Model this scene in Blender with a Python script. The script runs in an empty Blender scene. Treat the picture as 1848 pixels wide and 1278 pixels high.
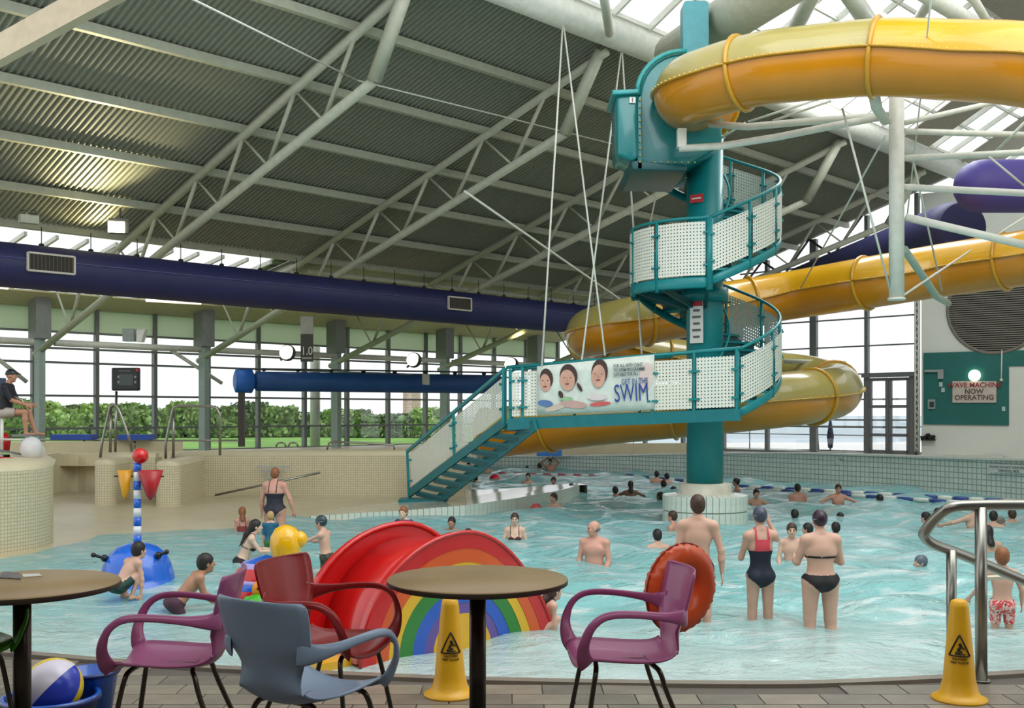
import bpy, bmesh, math, random
import numpy as np
from mathutils import Vector, Matrix
random.seed(7)
F, HZ, CX, CZ = 1900.0, 745.0, 924.0, 2.35
scn = bpy.context.scene
COL = scn.collection
# ---------------------------------------------------------------- camera, sky, exposure
cam_d = bpy.data.cameras.new('camera'); cam = bpy.data.objects.new('camera', cam_d); COL.objects.link(cam)
cam.location = (0, 0, CZ); cam.rotation_euler = (math.pi/2, 0, 0)
cam_d.sensor_width = 36; cam_d.lens = 36*F/1848; cam_d.shift_y = (HZ-639)/1848; cam_d.clip_end = 900
scn.camera = cam
scn.view_settings.view_transform = 'Standard'; scn.view_settings.look = 'None'
scn.view_settings.gamma = 1; scn.view_settings.use_curve_mapping = False
scn.view_settings.exposure = 0.42
scn.cycles.transparent_max_bounces = 24; scn.cycles.max_bounces = 8; scn.cycles.diffuse_bounces = 4
scn.cycles.caustics_reflective = False; scn.cycles.caustics_refractive = False
scn.cycles.sample_clamp_indirect = 6
world = bpy.data.worlds.new('overcast'); scn.world = world; world.use_nodes = True
wn = world.node_tree.nodes; wl = world.node_tree.links; wn.clear()
wo = wn.new('ShaderNodeOutputWorld'); bg = wn.new('ShaderNodeBackground')
tc = wn.new('ShaderNodeTexCoord'); sp = wn.new('ShaderNodeSeparateXYZ'); cr = wn.new('ShaderNodeValToRGB')
cr.color_ramp.elements[0].position = 0.46; cr.color_ramp.elements[0].color = (.86, .91, .93, 1)
cr.color_ramp.elements[1].position = 0.60; cr.color_ramp.elements[1].color = (.95, .98, 1, 1)
mr = wn.new('ShaderNodeMapRange'); mr.inputs[1].default_value = -1; mr.inputs[2].default_value = 1
wl.new(tc.outputs['Generated'], sp.inputs[0]); wl.new(sp.outputs[2], mr.inputs[0]); wl.new(mr.outputs[0], cr.inputs[0])
wl.new(cr.outputs[0], bg.inputs[0]); bg.inputs[1].default_value = 1.0; wl.new(bg.outputs[0], wo.inputs[0])
def area(name, loc, target, sx, sy, power, color=(1, 1, 1)):
    d = bpy.data.lights.new(name, 'AREA'); d.shape = 'RECTANGLE'; d.size = sx; d.size_y = sy; d.energy = power; d.color = color
    o = bpy.data.objects.new(name, d); COL.objects.link(o); o.location = loc
    o.rotation_euler = (Vector(target)-Vector(loc)).to_track_quat('-Z', 'Y').to_euler(); return o
# area lamps added over the hall and roof light to boost the daylight
area('added_hall_light', (7, 10, 15), (3, 20, 0), 16, 14, 1600, (.97, 1, .98))
area('added_hall_light_far', (9.5, 31.5, 14.5), (3, 36, 0), 5, 9, 1300, (.97, 1, .99))
area('added_cafe_fill', (0, 2.6, 4.9), (0, 3.4, 0), 9, 3, 150, (1, .97, .92))  # unseen lamp added to lift the dim cafe seats

# ---------------------------------------------------------------- helpers
def P(px, py, d): return Vector(((px-CX)/F*d, d, CZ-(py-HZ)/F*d))
def G(px, py, z=0.0): return P(px, py, F*(CZ-z)/(py-HZ))
def lin(c): return tuple(((v/255)/12.92 if v/255 <= .04045 else ((v/255+.055)/1.055)**2.4) for v in c)
MATS = {}
def mat(name, c, rough=.5, metal=0, var=.08, scale=6, bump=0, bscale=40, spec=.5, coat=0, trans=0, emit=None, estr=0):
    if name in MATS: return MATS[name]
    m = bpy.data.materials.new(name); m.use_nodes = True; nt = m.node_tree; b = nt.nodes['Principled BSDF']
    r, g, bl = lin(c); b.inputs['Roughness'].default_value = rough; b.inputs['Metallic'].default_value = metal
    b.inputs['Specular IOR Level'].default_value = spec; b.inputs['Coat Weight'].default_value = coat
    tcn = nt.nodes.new('ShaderNodeTexCoord')
    n = nt.nodes.new('ShaderNodeTexNoise'); n.inputs['Scale'].default_value = scale; n.inputs['Detail'].default_value = 3
    nt.links.new(tcn.outputs['Object'], n.inputs['Vector'])
    rp = nt.nodes.new('ShaderNodeValToRGB')
    rp.color_ramp.elements[0].position = .3; rp.color_ramp.elements[1].position = .7
    rp.color_ramp.elements[0].color = (r*(1-var), g*(1-var), bl*(1-var), 1)
    rp.color_ramp.elements[1].color = (min(1, r*(1+var)), min(1, g*(1+var)), min(1, bl*(1+var)), 1)
    nt.links.new(n.outputs['Fac'], rp.inputs[0]); nt.links.new(rp.outputs[0], b.inputs['Base Color'])
    if bump:
        n2 = nt.nodes.new('ShaderNodeTexNoise'); n2.inputs['Scale'].default_value = bscale
        nt.links.new(tcn.outputs['Object'], n2.inputs['Vector'])
        bp = nt.nodes.new('ShaderNodeBump'); bp.inputs['Strength'].default_value = bump; bp.inputs['Distance'].default_value = .01
        nt.links.new(n2.outputs['Fac'], bp.inputs['Height']); nt.links.new(bp.outputs[0], b.inputs['Normal'])
    if emit: b.inputs['Emission Color'].default_value = (*lin(emit), 1); b.inputs['Emission Strength'].default_value = estr
    if trans: b.inputs['Transmission Weight'].default_value = trans
    MATS[name] = m; return m
def tile_mat(name, c, grout, tw, th, mortar, rough=.35, offset=0.0, var=.06):
    """tiles too small to pick apart: grid in metres from the mesh's UVs"""
    m = bpy.data.materials.new(name); m.use_nodes = True; nt = m.node_tree; b = nt.nodes['Principled BSDF']
    uv = nt.nodes.new('ShaderNodeUVMap'); br = nt.nodes.new('ShaderNodeTexBrick')
    br.offset = offset; br.squash = 1; br.inputs['Scale'].default_value = 1
    br.inputs['Brick Width'].default_value = tw; br.inputs['Row Height'].default_value = th
    br.inputs['Mortar Size'].default_value = mortar; br.inputs['Mortar Smooth'].default_value = .1; br.inputs['Bias'].default_value = 0
    l = lin(c)
    br.inputs['Color1'].default_value = (*[v*(1-var) for v in l], 1); br.inputs['Color2'].default_value = (*[v*(1+var) for v in l], 1)
    br.inputs['Mortar'].default_value = (*lin(grout), 1); nt.links.new(uv.outputs[0], br.inputs['Vector'])
    nt.links.new(br.outputs['Color'], b.inputs['Base Color']); b.inputs['Roughness'].default_value = rough
    bp = nt.nodes.new('ShaderNodeBump'); bp.inputs['Strength'].default_value = .3; bp.inputs['Distance'].default_value = .005; bp.invert = True
    nt.links.new(br.outputs['Fac'], bp.inputs['Height']); nt.links.new(bp.outputs[0], b.inputs['Normal'])
    MATS[name] = m; return m
def glass_mat(name, tint=(1, 1, 1), refl=.06, haze=0.0, hcol=(200, 210, 205)):
    m = bpy.data.materials.new(name); m.use_nodes = True; nt = m.node_tree; nt.nodes.clear()
    o = nt.nodes.new('ShaderNodeOutputMaterial'); t = nt.nodes.new('ShaderNodeBsdfTransparent'); g = nt.nodes.new('ShaderNodeBsdfGlossy')
    t.inputs[0].default_value = (*tint, 1); g.inputs['Roughness'].default_value = .02
    mx = nt.nodes.new('ShaderNodeMixShader'); mx.inputs[0].default_value = refl
    nt.links.new(t.outputs[0], mx.inputs[1]); nt.links.new(g.outputs[0], mx.inputs[2]); last = mx
    if haze:
        d = nt.nodes.new('ShaderNodeBsdfTranslucent'); d.inputs[0].default_value = (*lin(hcol), 1)
        d2 = nt.nodes.new('ShaderNodeBsdfDiffuse'); d2.inputs[0].default_value = (*lin(hcol), 1)
        ms = nt.nodes.new('ShaderNodeMixShader'); ms.inputs[0].default_value = .5
        nt.links.new(d.outputs[0], ms.inputs[1]); nt.links.new(d2.outputs[0], ms.inputs[2])
        m2 = nt.nodes.new('ShaderNodeMixShader'); m2.inputs[0].default_value = haze
        nt.links.new(mx.outputs[0], m2.inputs[1]); nt.links.new(ms.outputs[0], m2.inputs[2]); last = m2
    nt.links.new(last.outputs[0], o.inputs[0]); MATS[name] = m; return m

def wloc(o):
    v = Vector((0, 0, 0))
    while o is not None: v = v + o.location; o = o.parent
    return v
def empty(name, loc, label=None, cat=None, group=None, kind=None, rz=0):
    o = bpy.data.objects.new(name, None); COL.objects.link(o); o.location = loc; o.rotation_euler.z = rz
    o.empty_display_size = .2
    return tag(o, label, cat, group, kind)
def tag(o, label=None, cat=None, group=None, kind=None):
    if label: o['label'] = label
    if cat: o['category'] = cat
    if group: o['group'] = group
    if kind: o['kind'] = kind
    return o
def struct(o): o['kind'] = 'structure'; return o
def frame_of(d, up=Vector((0, 0, 1))):
    d = d.normalized()
    if abs(d.dot(up)) > .98: up = Vector((0, 1, 0))
    x = d.cross(up).normalized(); y = x.cross(d).normalized(); return x, y
class MB:
    def __init__(s): s.v = []; s.f = []; s.sm = []; s.uv = {}; s.mi = []; s.cur = 0
    def add(s, vs, fs, smooth=False, uvs=None):
        b = len(s.v); s.v += [tuple(v) for v in vs]
        for k, f in enumerate(fs):
            s.f.append(tuple(b+i for i in f)); s.sm.append(smooth); s.mi.append(s.cur)
            if uvs is not None: s.uv[len(s.f)-1] = uvs[k]
        return s
    def box(s, c, size, rz=0, axes=None):
        c = Vector(c); hx, hy, hz = [q/2 for q in size]
        if axes: X, Y, Z = axes
        else: X = Vector((math.cos(rz), math.sin(rz), 0)); Y = Vector((-math.sin(rz), math.cos(rz), 0)); Z = Vector((0, 0, 1))
        vs = [c+X*(hx*a)+Y*(hy*b)+Z*(hz*g) for a, b, g in ((-1,-1,-1),(1,-1,-1),(1,1,-1),(-1,1,-1),(-1,-1,1),(1,-1,1),(1,1,1),(-1,1,1))]
        return s.add(vs, [(0,3,2,1),(4,5,6,7),(0,1,5,4),(1,2,6,5),(2,3,7,6),(3,0,4,7)])
    def bar(s, a, b, w, h=None, up=Vector((0, 0, 1))):
        a = Vector(a); b = Vector(b); h = h or w; X, Y = frame_of(b-a, up); Z = (b-a).normalized()
        return s.box((a+b)/2, (w, h, (b-a).length), axes=(X, Y, Z))
    def path(s, pts, r, n=10, closed=False, caps=True, flat=None, ups=None):
        pts = [Vector(p) for p in pts]; N = len(pts); rr = r if isinstance(r, (list, tuple)) else [r]*N
        vs = []; X = None
        for i, p in enumerate(pts):
            if closed: d = pts[(i+1) % N]-pts[i-1]
            else: d = pts[min(i+1, N-1)]-pts[max(i-1, 0)]
            d = d.normalized()
            if ups is not None: X = d.cross(ups[i] if isinstance(ups, list) else ups).normalized()
            elif X is None: X, _ = frame_of(d)
            else: X = (X-d*X.dot(d)).normalized()
            Y = X.cross(d).normalized()
            ri = rr[i]; ra, rb = ri if isinstance(ri, (list, tuple)) else (ri, ri)
            for k in range(n):
                a = 2*math.pi*k/n; vs.append(p+X*(ra*math.cos(a))+Y*(rb*math.sin(a)))
        fs = []
        for i in range(N if closed else N-1):
            j = (i+1) % N
            for k in range(n):
                l = (k+1) % n; fs.append((i*n+k, i*n+l, j*n+l, j*n+k))
        s.add(vs, fs, True)
        if caps and not closed:
            b = len(s.v)-N*n
            s.f.append(tuple(b+k for k in range(n))[::-1]); s.sm.append(False); s.mi.append(s.cur)
            s.f.append(tuple(b+(N-1)*n+k for k in range(n))); s.sm.append(False); s.mi.append(s.cur)
        return s
    def tube(s, a, b, r, n=10): return s.path([a, b], r, n)
    def ell(s, c, r, n=14, m=8, axes=None):
        c = Vector(c); r = r if isinstance(r, (tuple, list)) else (r, r, r)
        A = axes or (Vector((1, 0, 0)), Vector((0, 1, 0)), Vector((0, 0, 1)))
        vs = []
        for j in range(1, m):
            t = math.pi*j/m
            for k in range(n):
                a = 2*math.pi*k/n; vs.append(c+A[0]*(r[0]*math.sin(t)*math.cos(a))+A[1]*(r[1]*math.sin(t)*math.sin(a))+A[2]*(r[2]*math.cos(t)))
        vs += [c+A[2]*r[2], c-A[2]*r[2]]; T = (m-1)*n; fs = []
        for j in range(m-2):
            for k in range(n): fs.append((j*n+k, (j+1)*n+k, (j+1)*n+(k+1) % n, j*n+(k+1) % n))
        for k in range(n): fs.append((T, k, (k+1) % n)); fs.append((T+1, (m-2)*n+(k+1) % n, (m-2)*n+k))
        return s.add(vs, fs, True)
    def lathe(s, prof, c=(0, 0, 0), n=24, smooth=True, caps=True, a0=0, a1=2*math.pi):
        c = Vector(c); full = abs(a1-a0-2*math.pi) < 1e-6; K = n if full else n+1; vs = []
        for r, z in prof:
            for k in range(K):
                a = a0+(a1-a0)*k/n; vs.append(c+Vector((r*math.cos(a), r*math.sin(a), z)))
        fs = []
        for i in range(len(prof)-1):
            for k in range(n):
                l = (k+1) % K; fs.append((i*K+k, i*K+l, (i+1)*K+l, (i+1)*K+k))
        s.add(vs, fs, smooth)
        if caps and full:
            b = len(s.v)-len(vs)
            if prof[0][0] > 1e-4: s.f.append(tuple(b+k for k in range(K))[::-1]); s.sm.append(False); s.mi.append(s.cur)
            if prof[-1][0] > 1e-4: s.f.append(tuple(b+(len(prof)-1)*K+k for k in range(K))); s.sm.append(False); s.mi.append(s.cur)
        return s
    def prism(s, poly, z0, z1):
        n = len(poly); vs = [(p[0], p[1], z0) for p in poly]+[(p[0], p[1], z1) for p in poly]
        fs = [tuple(range(n))[::-1], tuple(range(n, 2*n))]+[(i, (i+1) % n, n+(i+1) % n, n+i) for i in range(n)]
        return s.add(vs, fs)
    def slab(s, poly, off):
        """polygon in 3D given a thickness vector"""
        n = len(poly); off = Vector(off); vs = [Vector(p) for p in poly]+[Vector(p)+off for p in poly]
        return s.add(vs, [tuple(range(n))[::-1], tuple(range(n, 2*n))]+[(i, (i+1) % n, n+(i+1) % n, n+i) for i in range(n)])
    def strip(s, line, z0, z1, thick=.2, smooth=False, side=1):
        """wall following a plan polyline; UV in metres"""
        pts = [Vector((p[0], p[1], 0)) for p in line]; L = 0; N = len(pts); nrm = []
        for i in range(N):
            d = (pts[min(i+1, N-1)]-pts[max(i-1, 0)]).normalized(); nrm.append(Vector((-d.y, d.x, 0))*thick*side)
        zf = lambda z, i: z[i] if isinstance(z, (list, tuple)) else z
        for i in range(N-1):
            l = (pts[i+1]-pts[i]).length; a, b = pts[i], pts[i+1]
            za0, za1, zb0, zb1 = zf(z0, i), zf(z1, i), zf(z0, i+1), zf(z1, i+1)
            vs = [a+Vector((0,0,za0)), b+Vector((0,0,zb0)), b+Vector((0,0,zb1)), a+Vector((0,0,za1))]
            vs += [v+(nrm[i] if k in (0, 3) else nrm[i+1]) for k, v in enumerate(vs)]
            u = [(L, za0), (L+l, zb0), (L+l, zb1), (L, za1)]
            fs = [(0,1,2,3), (7,6,5,4), (3,2,6,7), (4,5,1,0)]
            uu = [u, [u[3], u[2], u[1], u[0]], [(L, 0), (L+l, 0), (L+l, thick), (L, thick)], [(L, 0), (L+l, 0), (L+l, thick), (L, thick)]]
            if i == 0: fs.append((4, 0, 3, 7)); uu.append([(0, za0), (thick, za0), (thick, za1), (0, za1)])
            if i == N-2: fs.append((1, 5, 6, 2)); uu.append([(0, za0), (thick, za0), (thick, za1), (0, za1)])
            s.add(vs, fs, False, uu); L += l
        return s
    def build(s, name, m, parent=None, local=False, origin=None):
        me = bpy.data.meshes.new(name)
        if parent is not None: off = Vector((0, 0, 0)) if local else wloc(parent)
        elif origin is not None: off = Vector(origin)
        elif local: off = Vector((0, 0, 0))
        else:
            a = np.array(s.v); lo = a.min(0); hi = a.max(0); off = Vector(((lo[0]+hi[0])/2, (lo[1]+hi[1])/2, lo[2]))
        me.from_pydata([(v[0]-off.x, v[1]-off.y, v[2]-off.z) for v in s.v], [], s.f)
        me.polygons.foreach_set('use_smooth', s.sm)
        ms = m if isinstance(m, (list, tuple)) else [m]
        for q in ms: me.materials.append(q)
        if len(ms) > 1: me.polygons.foreach_set('material_index', s.mi)
        if s.uv:
            ul = me.uv_layers.new(name='UVMap')
            for p in me.polygons:
                if p.index in s.uv:
                    for k, li in enumerate(p.loop_indices): ul.data[li].uv = s.uv[p.index][k]
        me.update()
        o = bpy.data.objects.new(name, me); COL.objects.link(o)
        if parent is not None: o.parent = parent
        else: o.location = off
        return o
def piece(name, me, loc, parent, rz=0, rot=None):
    o = bpy.data.objects.new(name, me); COL.objects.link(o); o.parent = parent; o.location = Vector(loc)-wloc(parent)
    o.rotation_euler = rot if rot else (0, 0, rz); return o
def mesh_of(mb, name, m):
    o = mb.build(name, m, None, local=True); me = o.data; bpy.data.objects.remove(o); return me
def copy_tree(o, parent=None):
    c = o.copy(); COL.objects.link(c); c.parent = parent
    for ch in list(o.children): copy_tree(ch, c)
    return c
def smooth_pts(pts, k=6):
    """Catmull-Rom through vectors of any length"""
    A = [np.array(p, float) for p in pts]; A = [2*A[0]-A[1]]+A+[2*A[-1]-A[-2]]; out = []
    for i in range(1, len(A)-2):
        for j in range(k):
            t = j/k; a, b, c, d = A[i-1:i+3]
            out.append(.5*((2*b)+(-a+c)*t+(2*a-5*b+4*c-d)*t*t+(-a+3*b-3*c+d)*t**3))
    out.append(A[-2]); return out
def text(body, size, loc, rot, m, parent, depth=.004, name='lettering', align='CENTER', xs=1.0, shear=0):
    cu = bpy.data.curves.new(name, 'FONT'); cu.body = body; cu.size = size; cu.extrude = depth; cu.align_x = align; cu.align_y = 'CENTER'
    cu.shear = shear; cu.resolution_u = 3; cu.offset = size*(.012 if size < .5 else .0)
    t = bpy.data.objects.new(name, cu); COL.objects.link(t)
    dg = bpy.context.evaluated_depsgraph_get(); me = bpy.data.meshes.new_from_object(t.evaluated_get(dg)); bpy.data.objects.remove(t)
    me.name = name; me.materials.clear(); me.materials.append(m)
    o = bpy.data.objects.new(name, me); COL.objects.link(o); o.parent = parent
    o.location = Vector(loc)-(wloc(parent) if parent else Vector()); o.rotation_euler = rot; o.scale.x = xs
    return o

# ---------------------------------------------------------------- materials
white_steel = mat('white painted steel', (214, 216, 205), .4)
truss_paint = mat('cream painted steel', (176, 178, 160), .5)
grey_steel = mat('grey aluminium', (120, 124, 122), .45, .2)
dark_steel = mat('dark aluminium', (72, 76, 74), .45, .2)
stainless = mat('stainless steel', (150, 148, 140), .28, .9, var=.05)
chrome = mat('chromed tube', (120, 118, 110), .25, .9, var=.05)
clear_glass = glass_mat('clear glass')
roof_metal = mat('olive grey roof sheet', (140, 143, 130), .55, 0, var=.05)
beige_tile = tile_mat('beige mosaic', (206, 196, 164), (172, 162, 134), .06, .06, .007)
beige_smooth = mat('beige render', (204, 194, 162), .5, var=.05, scale=2)
beach_mat = mat('beige non-slip floor', (190, 178, 148), .32, var=.06, scale=2)
deck_grout = mat('deck grout', (86, 80, 72), .7)
teal = mat('teal painted steel', (18, 128, 132), .35, var=.05)
navy = mat('navy fabric duct', (34, 36, 82), .55, var=.12, scale=1.5)
violet = mat('violet fabric duct', (72, 60, 138), .55, var=.08, scale=1.5)
black = mat('black plastic', (18, 18, 20), .4)
red_p = mat('red plastic', (196, 22, 20), .28, coat=.4)
blue_p = mat('blue plastic', (24, 98, 205), .25, coat=.4)
yellow_p = mat('yellow plastic', (226, 176, 20), .35)
white_p = mat('white plastic', (222, 222, 216), .35)
# ---------------------------------------------------------------- roof
cam_d.clip_end = 6000
def R(t, u, dz=0.0):
    z = 7.55+(.411*u if u >= 0 else .2*u)
    return Vector((-14.1+t+u, 29+t-u, z+dz))
E1 = Vector((1, 1, 0)).normalized(); N1 = Vector((1, -1, 0)).normalized()
TR = [-6.2, -1.9, 2.39, 6.7, 11.0, 15.3, 19.6]
TEND = 21.5
ceil = struct(empty('ceiling', R(10, 5)))
ceil['label'] = 'olive grey corrugated roof sloping over the pool hall'
bays = TR+[TEND]
for a, b in zip(bays[:-1], bays[1:]):
    for (u0, u1, full) in ((0, 9.9, 1), (-5.2, 0, 0)):
        if not full and b <= 7: continue           # glazed strip there
        m = MB(); n = int((b-a)*1.414/.145); w = (b-a)/n; vs = []
        for i in range(n):
            for fr, h in ((0, 0), (.25, 0), (.4, .055), (.85, .055)):
                tt = a+(i+fr)*w; vs.append(R(tt, u0, h)); vs.append(R(tt, u1, h))
        vs.append(R(b, u0)); vs.append(R(b, u1))
        m.add(vs, [(2*i, 2*i+2, 2*i+3, 2*i+1) for i in range(len(vs)//2-1)])
        m.slab([R(a, u0, .3), R(b, u0, .3), R(b, u1, .3), R(a, u1, .3)], (0, 0, .05))
        struct(m.build('roof_sheet', roof_metal, ceil))
for u in (1.7, 3.35, 4.95, 6.6, 8.25):
    struct(MB().bar(R(-8, u, -.11), R(TEND, u, -.11), .15, .2).build('purlin', truss_paint, ceil))
for u in (-1.7, -3.4):
    struct(MB().bar(R(7.2, u, -.1), R(TEND, u, -.1), .12, .16).build('purlin', truss_paint, ceil))
eb = MB().bar(R(-8, .12, .0), R(TEND, .12, .0), .3, .24); eb.tube(R(7.2, -.1, -.3), R(TEND, -.1, -.3), .08, 10)
struct(eb.build('eave_beam', truss_paint, ceil))
# sloping glazed strip above the big duct
g = MB().slab([R(-8, -.35, .02), R(7, -.35, .02), R(7, -4.9, .02), R(-8, -4.9, .02)], (0, 0, .02))
rl = struct(empty('window_3', R(0, -2))); struct(g.build('pane', clear_glass, rl))
for k in range(24):
    t = -7.6+k*.63
    struct(MB().bar(R(t, -.3, -.05), R(t, -4.9, -.05), .09, .12).build('glazing_bar', white_steel, rl))
for u in (-1.9, -3.4, -4.85): struct(MB().bar(R(-8, u, -.06), R(7, u, -.06), .1, .1).build('glazing_bar', white_steel, rl))
# end closer between glazed strip and roof edge beam at the facade head
struct(MB().bar(R(-8, -5.1, -.25), R(TEND, -5.1, -.25), .25, .5).build('edge_beam', truss_paint, ceil))
# soffit board under the lower roof, seen below the duct
struct(MB().slab([R(-8, -3.6, -.5), R(TEND, -3.6, -.5), R(TEND, -5.0, -.5), R(-8, -5.0, -.5)], (0, 0, .05)).build('soffit', mat('cream soffit', (196, 188, 150), .6), ceil))
def zb(u): return 6.11+.387*u
def TB(t, u): v = R(t, u); v.z = zb(u); return v
tn = {2.39: 'steel roof truss with its end above the lifeguard', 6.7: 'steel roof truss running behind the suspended cables to the tall tilted hanger strut',
      11.0: 'steel roof truss ending behind the blue tube', 15.3: 'steel roof truss passing just left of the teal column', 19.6: 'steel roof truss nearest the gable windows',
      -1.9: 'steel roof truss across the top left corner', -6.2: 'steel roof truss farthest left, mostly outside the picture'}
for t in TR[2:]:
    tr = empty('roof_truss', R(t, 4), tn[t], 'roof truss', 'steel trusses under the sloping roof')
    MB().tube(R(t, -5, -.3), R(t, 0, -.3), .08).tube(R(t, 0, -.3), R(t, 9.74, -.3), .11).build('top_chord', truss_paint, tr)
    MB().tube(TB(t, -4.6), TB(t, 8.78), .115).build('bottom_chord', truss_paint, tr)
    MB().tube(TB(t, 8.75), R(t, 9.6, -.15), .16).build('end_strut', truss_paint, tr)
    tops = [-3.4, -1.7, 0, 1.65, 3.3, 4.95, 6.6, 8.25]
    for i, u in enumerate(tops):
        for s in (-.83, .83):
            if u+s > 8.9: continue
            lo = TB(t, min(u+s, 8.75)); r = .055 if s < 0 else .032
            if u+s < -4: continue
            MB().tube(R(t, u, -.33), lo, r, 8).build('web_bar', truss_paint, tr)
# ridge tube, the glazed roof light beyond it and its bars
rt = MB().tube(R(1.5, 9.9, .05), R(TEND, 9.9, .05), .37, 24)
tag(rt.build('ridge_tube', white_steel), 'thick white steel tube running along the top of the corrugated roof', 'roof beam')
sk = struct(empty('window_4', R(12, 12)))
def S(t, u):  # roof light surface: rises steeply beyond the ridge, then runs flat
    z = 11.75+min(u-9.9, 3.2)*.75+max(0, u-13.1)*.12
    return Vector((-14.1+t+u, 29+t-u, z))
for k in range(23):
    t = 1.5+k*.98
    struct(MB().bar(S(t, 10.1), S(t, 13.1), .07, .16).bar(S(t, 13.1), S(t, 19), .07, .16).build('glazing_bar', white_steel, sk))
for u in (10.15, 10.9, 11.65, 12.4, 13.1, 14.6, 16.1, 17.6, 19):
    struct(MB().bar(S(1.5, u), S(TEND, u), .07 if u != 13.1 else .2, .1).build('glazing_bar', white_steel, sk))
struct(MB().slab([S(1.5, 10.1), S(TEND, 10.1), S(TEND, 13.1), S(1.5, 13.1)], (0, 0, .02)).slab([S(1.5, 13.1), S(TEND, 13.1), S(TEND, 19), S(1.5, 19)], (0, 0, .02)).build('pane', clear_glass, sk))
tanp = mat('taupe ceiling panel', (150, 144, 128), .6)
for (t0, t1, u0, u1) in ((9.3, 13.3, 13.2, 15.9), (13.5, 18.0, 13.2, 14.5), (15.4, 17.2, 14.7, 19), (4.5, 6.4, 13.2, 16), (19, 22.5, 14.7, 19), (17.4, 18.8, 10.2, 12.3), (20.8, 22.6, 10.2, 13)):
    struct(MB().slab([S(t0, u0)-Vector((0,0,.12)), S(t1, u0)-Vector((0,0,.12)), S(t1, u1)-Vector((0,0,.12)), S(t0, u1)-Vector((0,0,.12))], (0, 0, .04)).build('ceiling_panel', tanp, sk))
for (a, b, r, lb) in ((P(1215, 100, 25.5), P(1460, -62, 19.5), .5, 'broad grey green roof beam rising behind the top of the teal column'),
                      (P(1100, 60, 25), P(1085, -40, 22), .11, 'short white roof strut standing on the ridge tube'),
                      (P(1430, 62, 24), P(1492, -60, 21), .17, 'pale roof strut leaning right above the yellow tube'),
                      (P(1580, 60, 24), P(1500, -60, 21), .2, 'pale roof strut leaning left above the yellow tube'),
                      (P(1640, 60, 24), P(1700, -30, 21), .11, 'thin pale roof strut over the ring flange of the yellow tube'),
                      (P(1655, -20, 20), P(1800, 70, 23), .16, 'white roof strut crossing the top right corner downwards'),
                      (P(1740, -30, 19), P(1800, 70, 21), .08, 'slim white roof strut at the top right corner')):
    tag(MB().tube(a, b, r, 16).build('roof_strut', truss_paint if r > .4 else white_steel), lb, 'roof strut')
rb = MB().bar(P(-80, 135, 13.5), P(260, -52, 12.0), .12, .36, up=Vector((.2, 0, 1)))
tag(rb.build('roof_beam', mat('warm cream steel', (206, 190, 160), .5)), 'wide cream roof beam crossing the top left corner', 'roof beam')
for a, b, r, lb in ((P(340, -5, 16), P(645, 145, 24.5), .018, 'thin steel tie wire from the top left to the foot of a truss strut'),
                    (P(645, 145, 24.5), P(1115, 262, 31), .018, 'thin steel tie wire running right across the roof to the teal pod'),
                    (P(838, 345, 26), P(1150, 562, 33), .03, 'tie rod slanting down across the roof towards the yellow tube'),
                    (P(1215, 205, 23), P(1140, 560, 31), .02, 'tie rod dropping behind the spiral stair')):
    tag(MB().tube(a, b, r, 6).build('tie_rod', white_steel), lb, 'tie rod')

# ---------------------------------------------------------------- left facade (parallel to the eave) and columns
def FL(t, z, u=-5.0): return Vector((-14.1+t+u, 29+t-u, z))
wl_ = struct(empty('window_1', FL(8, .9)))
mull = [-8.4, -6.9, -5.3, -3.75, -2.2, -.65, .93, 2.5, 4.07, 5.64, 7.2, 8.78, 10.35, 11.9, 13.5, 15.06, 16.6, 18.2, 19.8, 21.5]
for t in mull:
    struct(MB().box(FL(t, 3.7), (.13, .22, 5.8), rz=math.pi/4).build('mullion', grey_steel, wl_))
trz = [.9, 1.79, 2.95, 4.12, 4.62, 5.2, 6.4]
for z in trz:
    struct(MB().bar(FL(mull[0], z, -4.97), FL(TEND, z, -4.97), .1, .075).build('transom', grey_steel, wl_))
blind = glass_mat('frosted upper glazing', (.8, .9, .84), .05, .85, (222, 228, 208))
for a, b in zip(mull[:-1], mull[1:]):
    for z0, z1 in zip(trz[:-1], trz[1:]):
        m = blind if z0 == 5.2 else clear_glass
        struct(MB().slab([FL(a, z0, -5.02), FL(b, z0, -5.02), FL(b, z1, -5.02), FL(a, z1, -5.02)], N1*.012).build('pane', m, wl_))
wave_col = mat('pale green column', (150, 168, 160), .5)
labs = ['grey green steel column at the far left by the lifeguard', 'grey green steel column left of the blue tube end', 'grey green steel column above the middle of the blue tube',
        'grey steel column behind the top of the lower stair flight', 'grey steel column hidden behind the yellow tube loop']
for k, t in enumerate((2.39, 6.7, 11.0, 15.3, 19.6)):
    c = FL(t, .9, -4.3); root = empty('steel_column', c, labs[k], 'column', 'steel columns along the window wall')
    m = MB(); m.box(c+Vector((0, 0, 2.1)), (.2, .46, 4.2), rz=math.pi/4); m.build('shaft', wave_col, root)
    m = MB(); m.box(c+Vector((0, 0, 4.7)), (.5, .7, 1.5), rz=math.pi/4); m.build('head_plate', mat('grey painted head plate', (128, 132, 128), .5), root)
tb = empty('tie_beam', FL(8, 4.7, -4.0), 'long horizontal white tube on the column heads in front of the windows', 'beam')
for a, b in zip((-2.0, 2.39, 6.7, 11.0, 15.3), (2.39, 6.7, 11.0, 15.3, 19.6)):
    MB().tube(FL(a+.25, 4.72, -4.05), FL(b-.25, 4.72, -4.05), .115, 14).build('rail', white_steel, tb)
    MB().tube(FL(a+.1, 4.72, -4.05), FL(a+.28, 4.72, -4.05), .07, 10).build('pin', grey_steel, tb)
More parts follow.
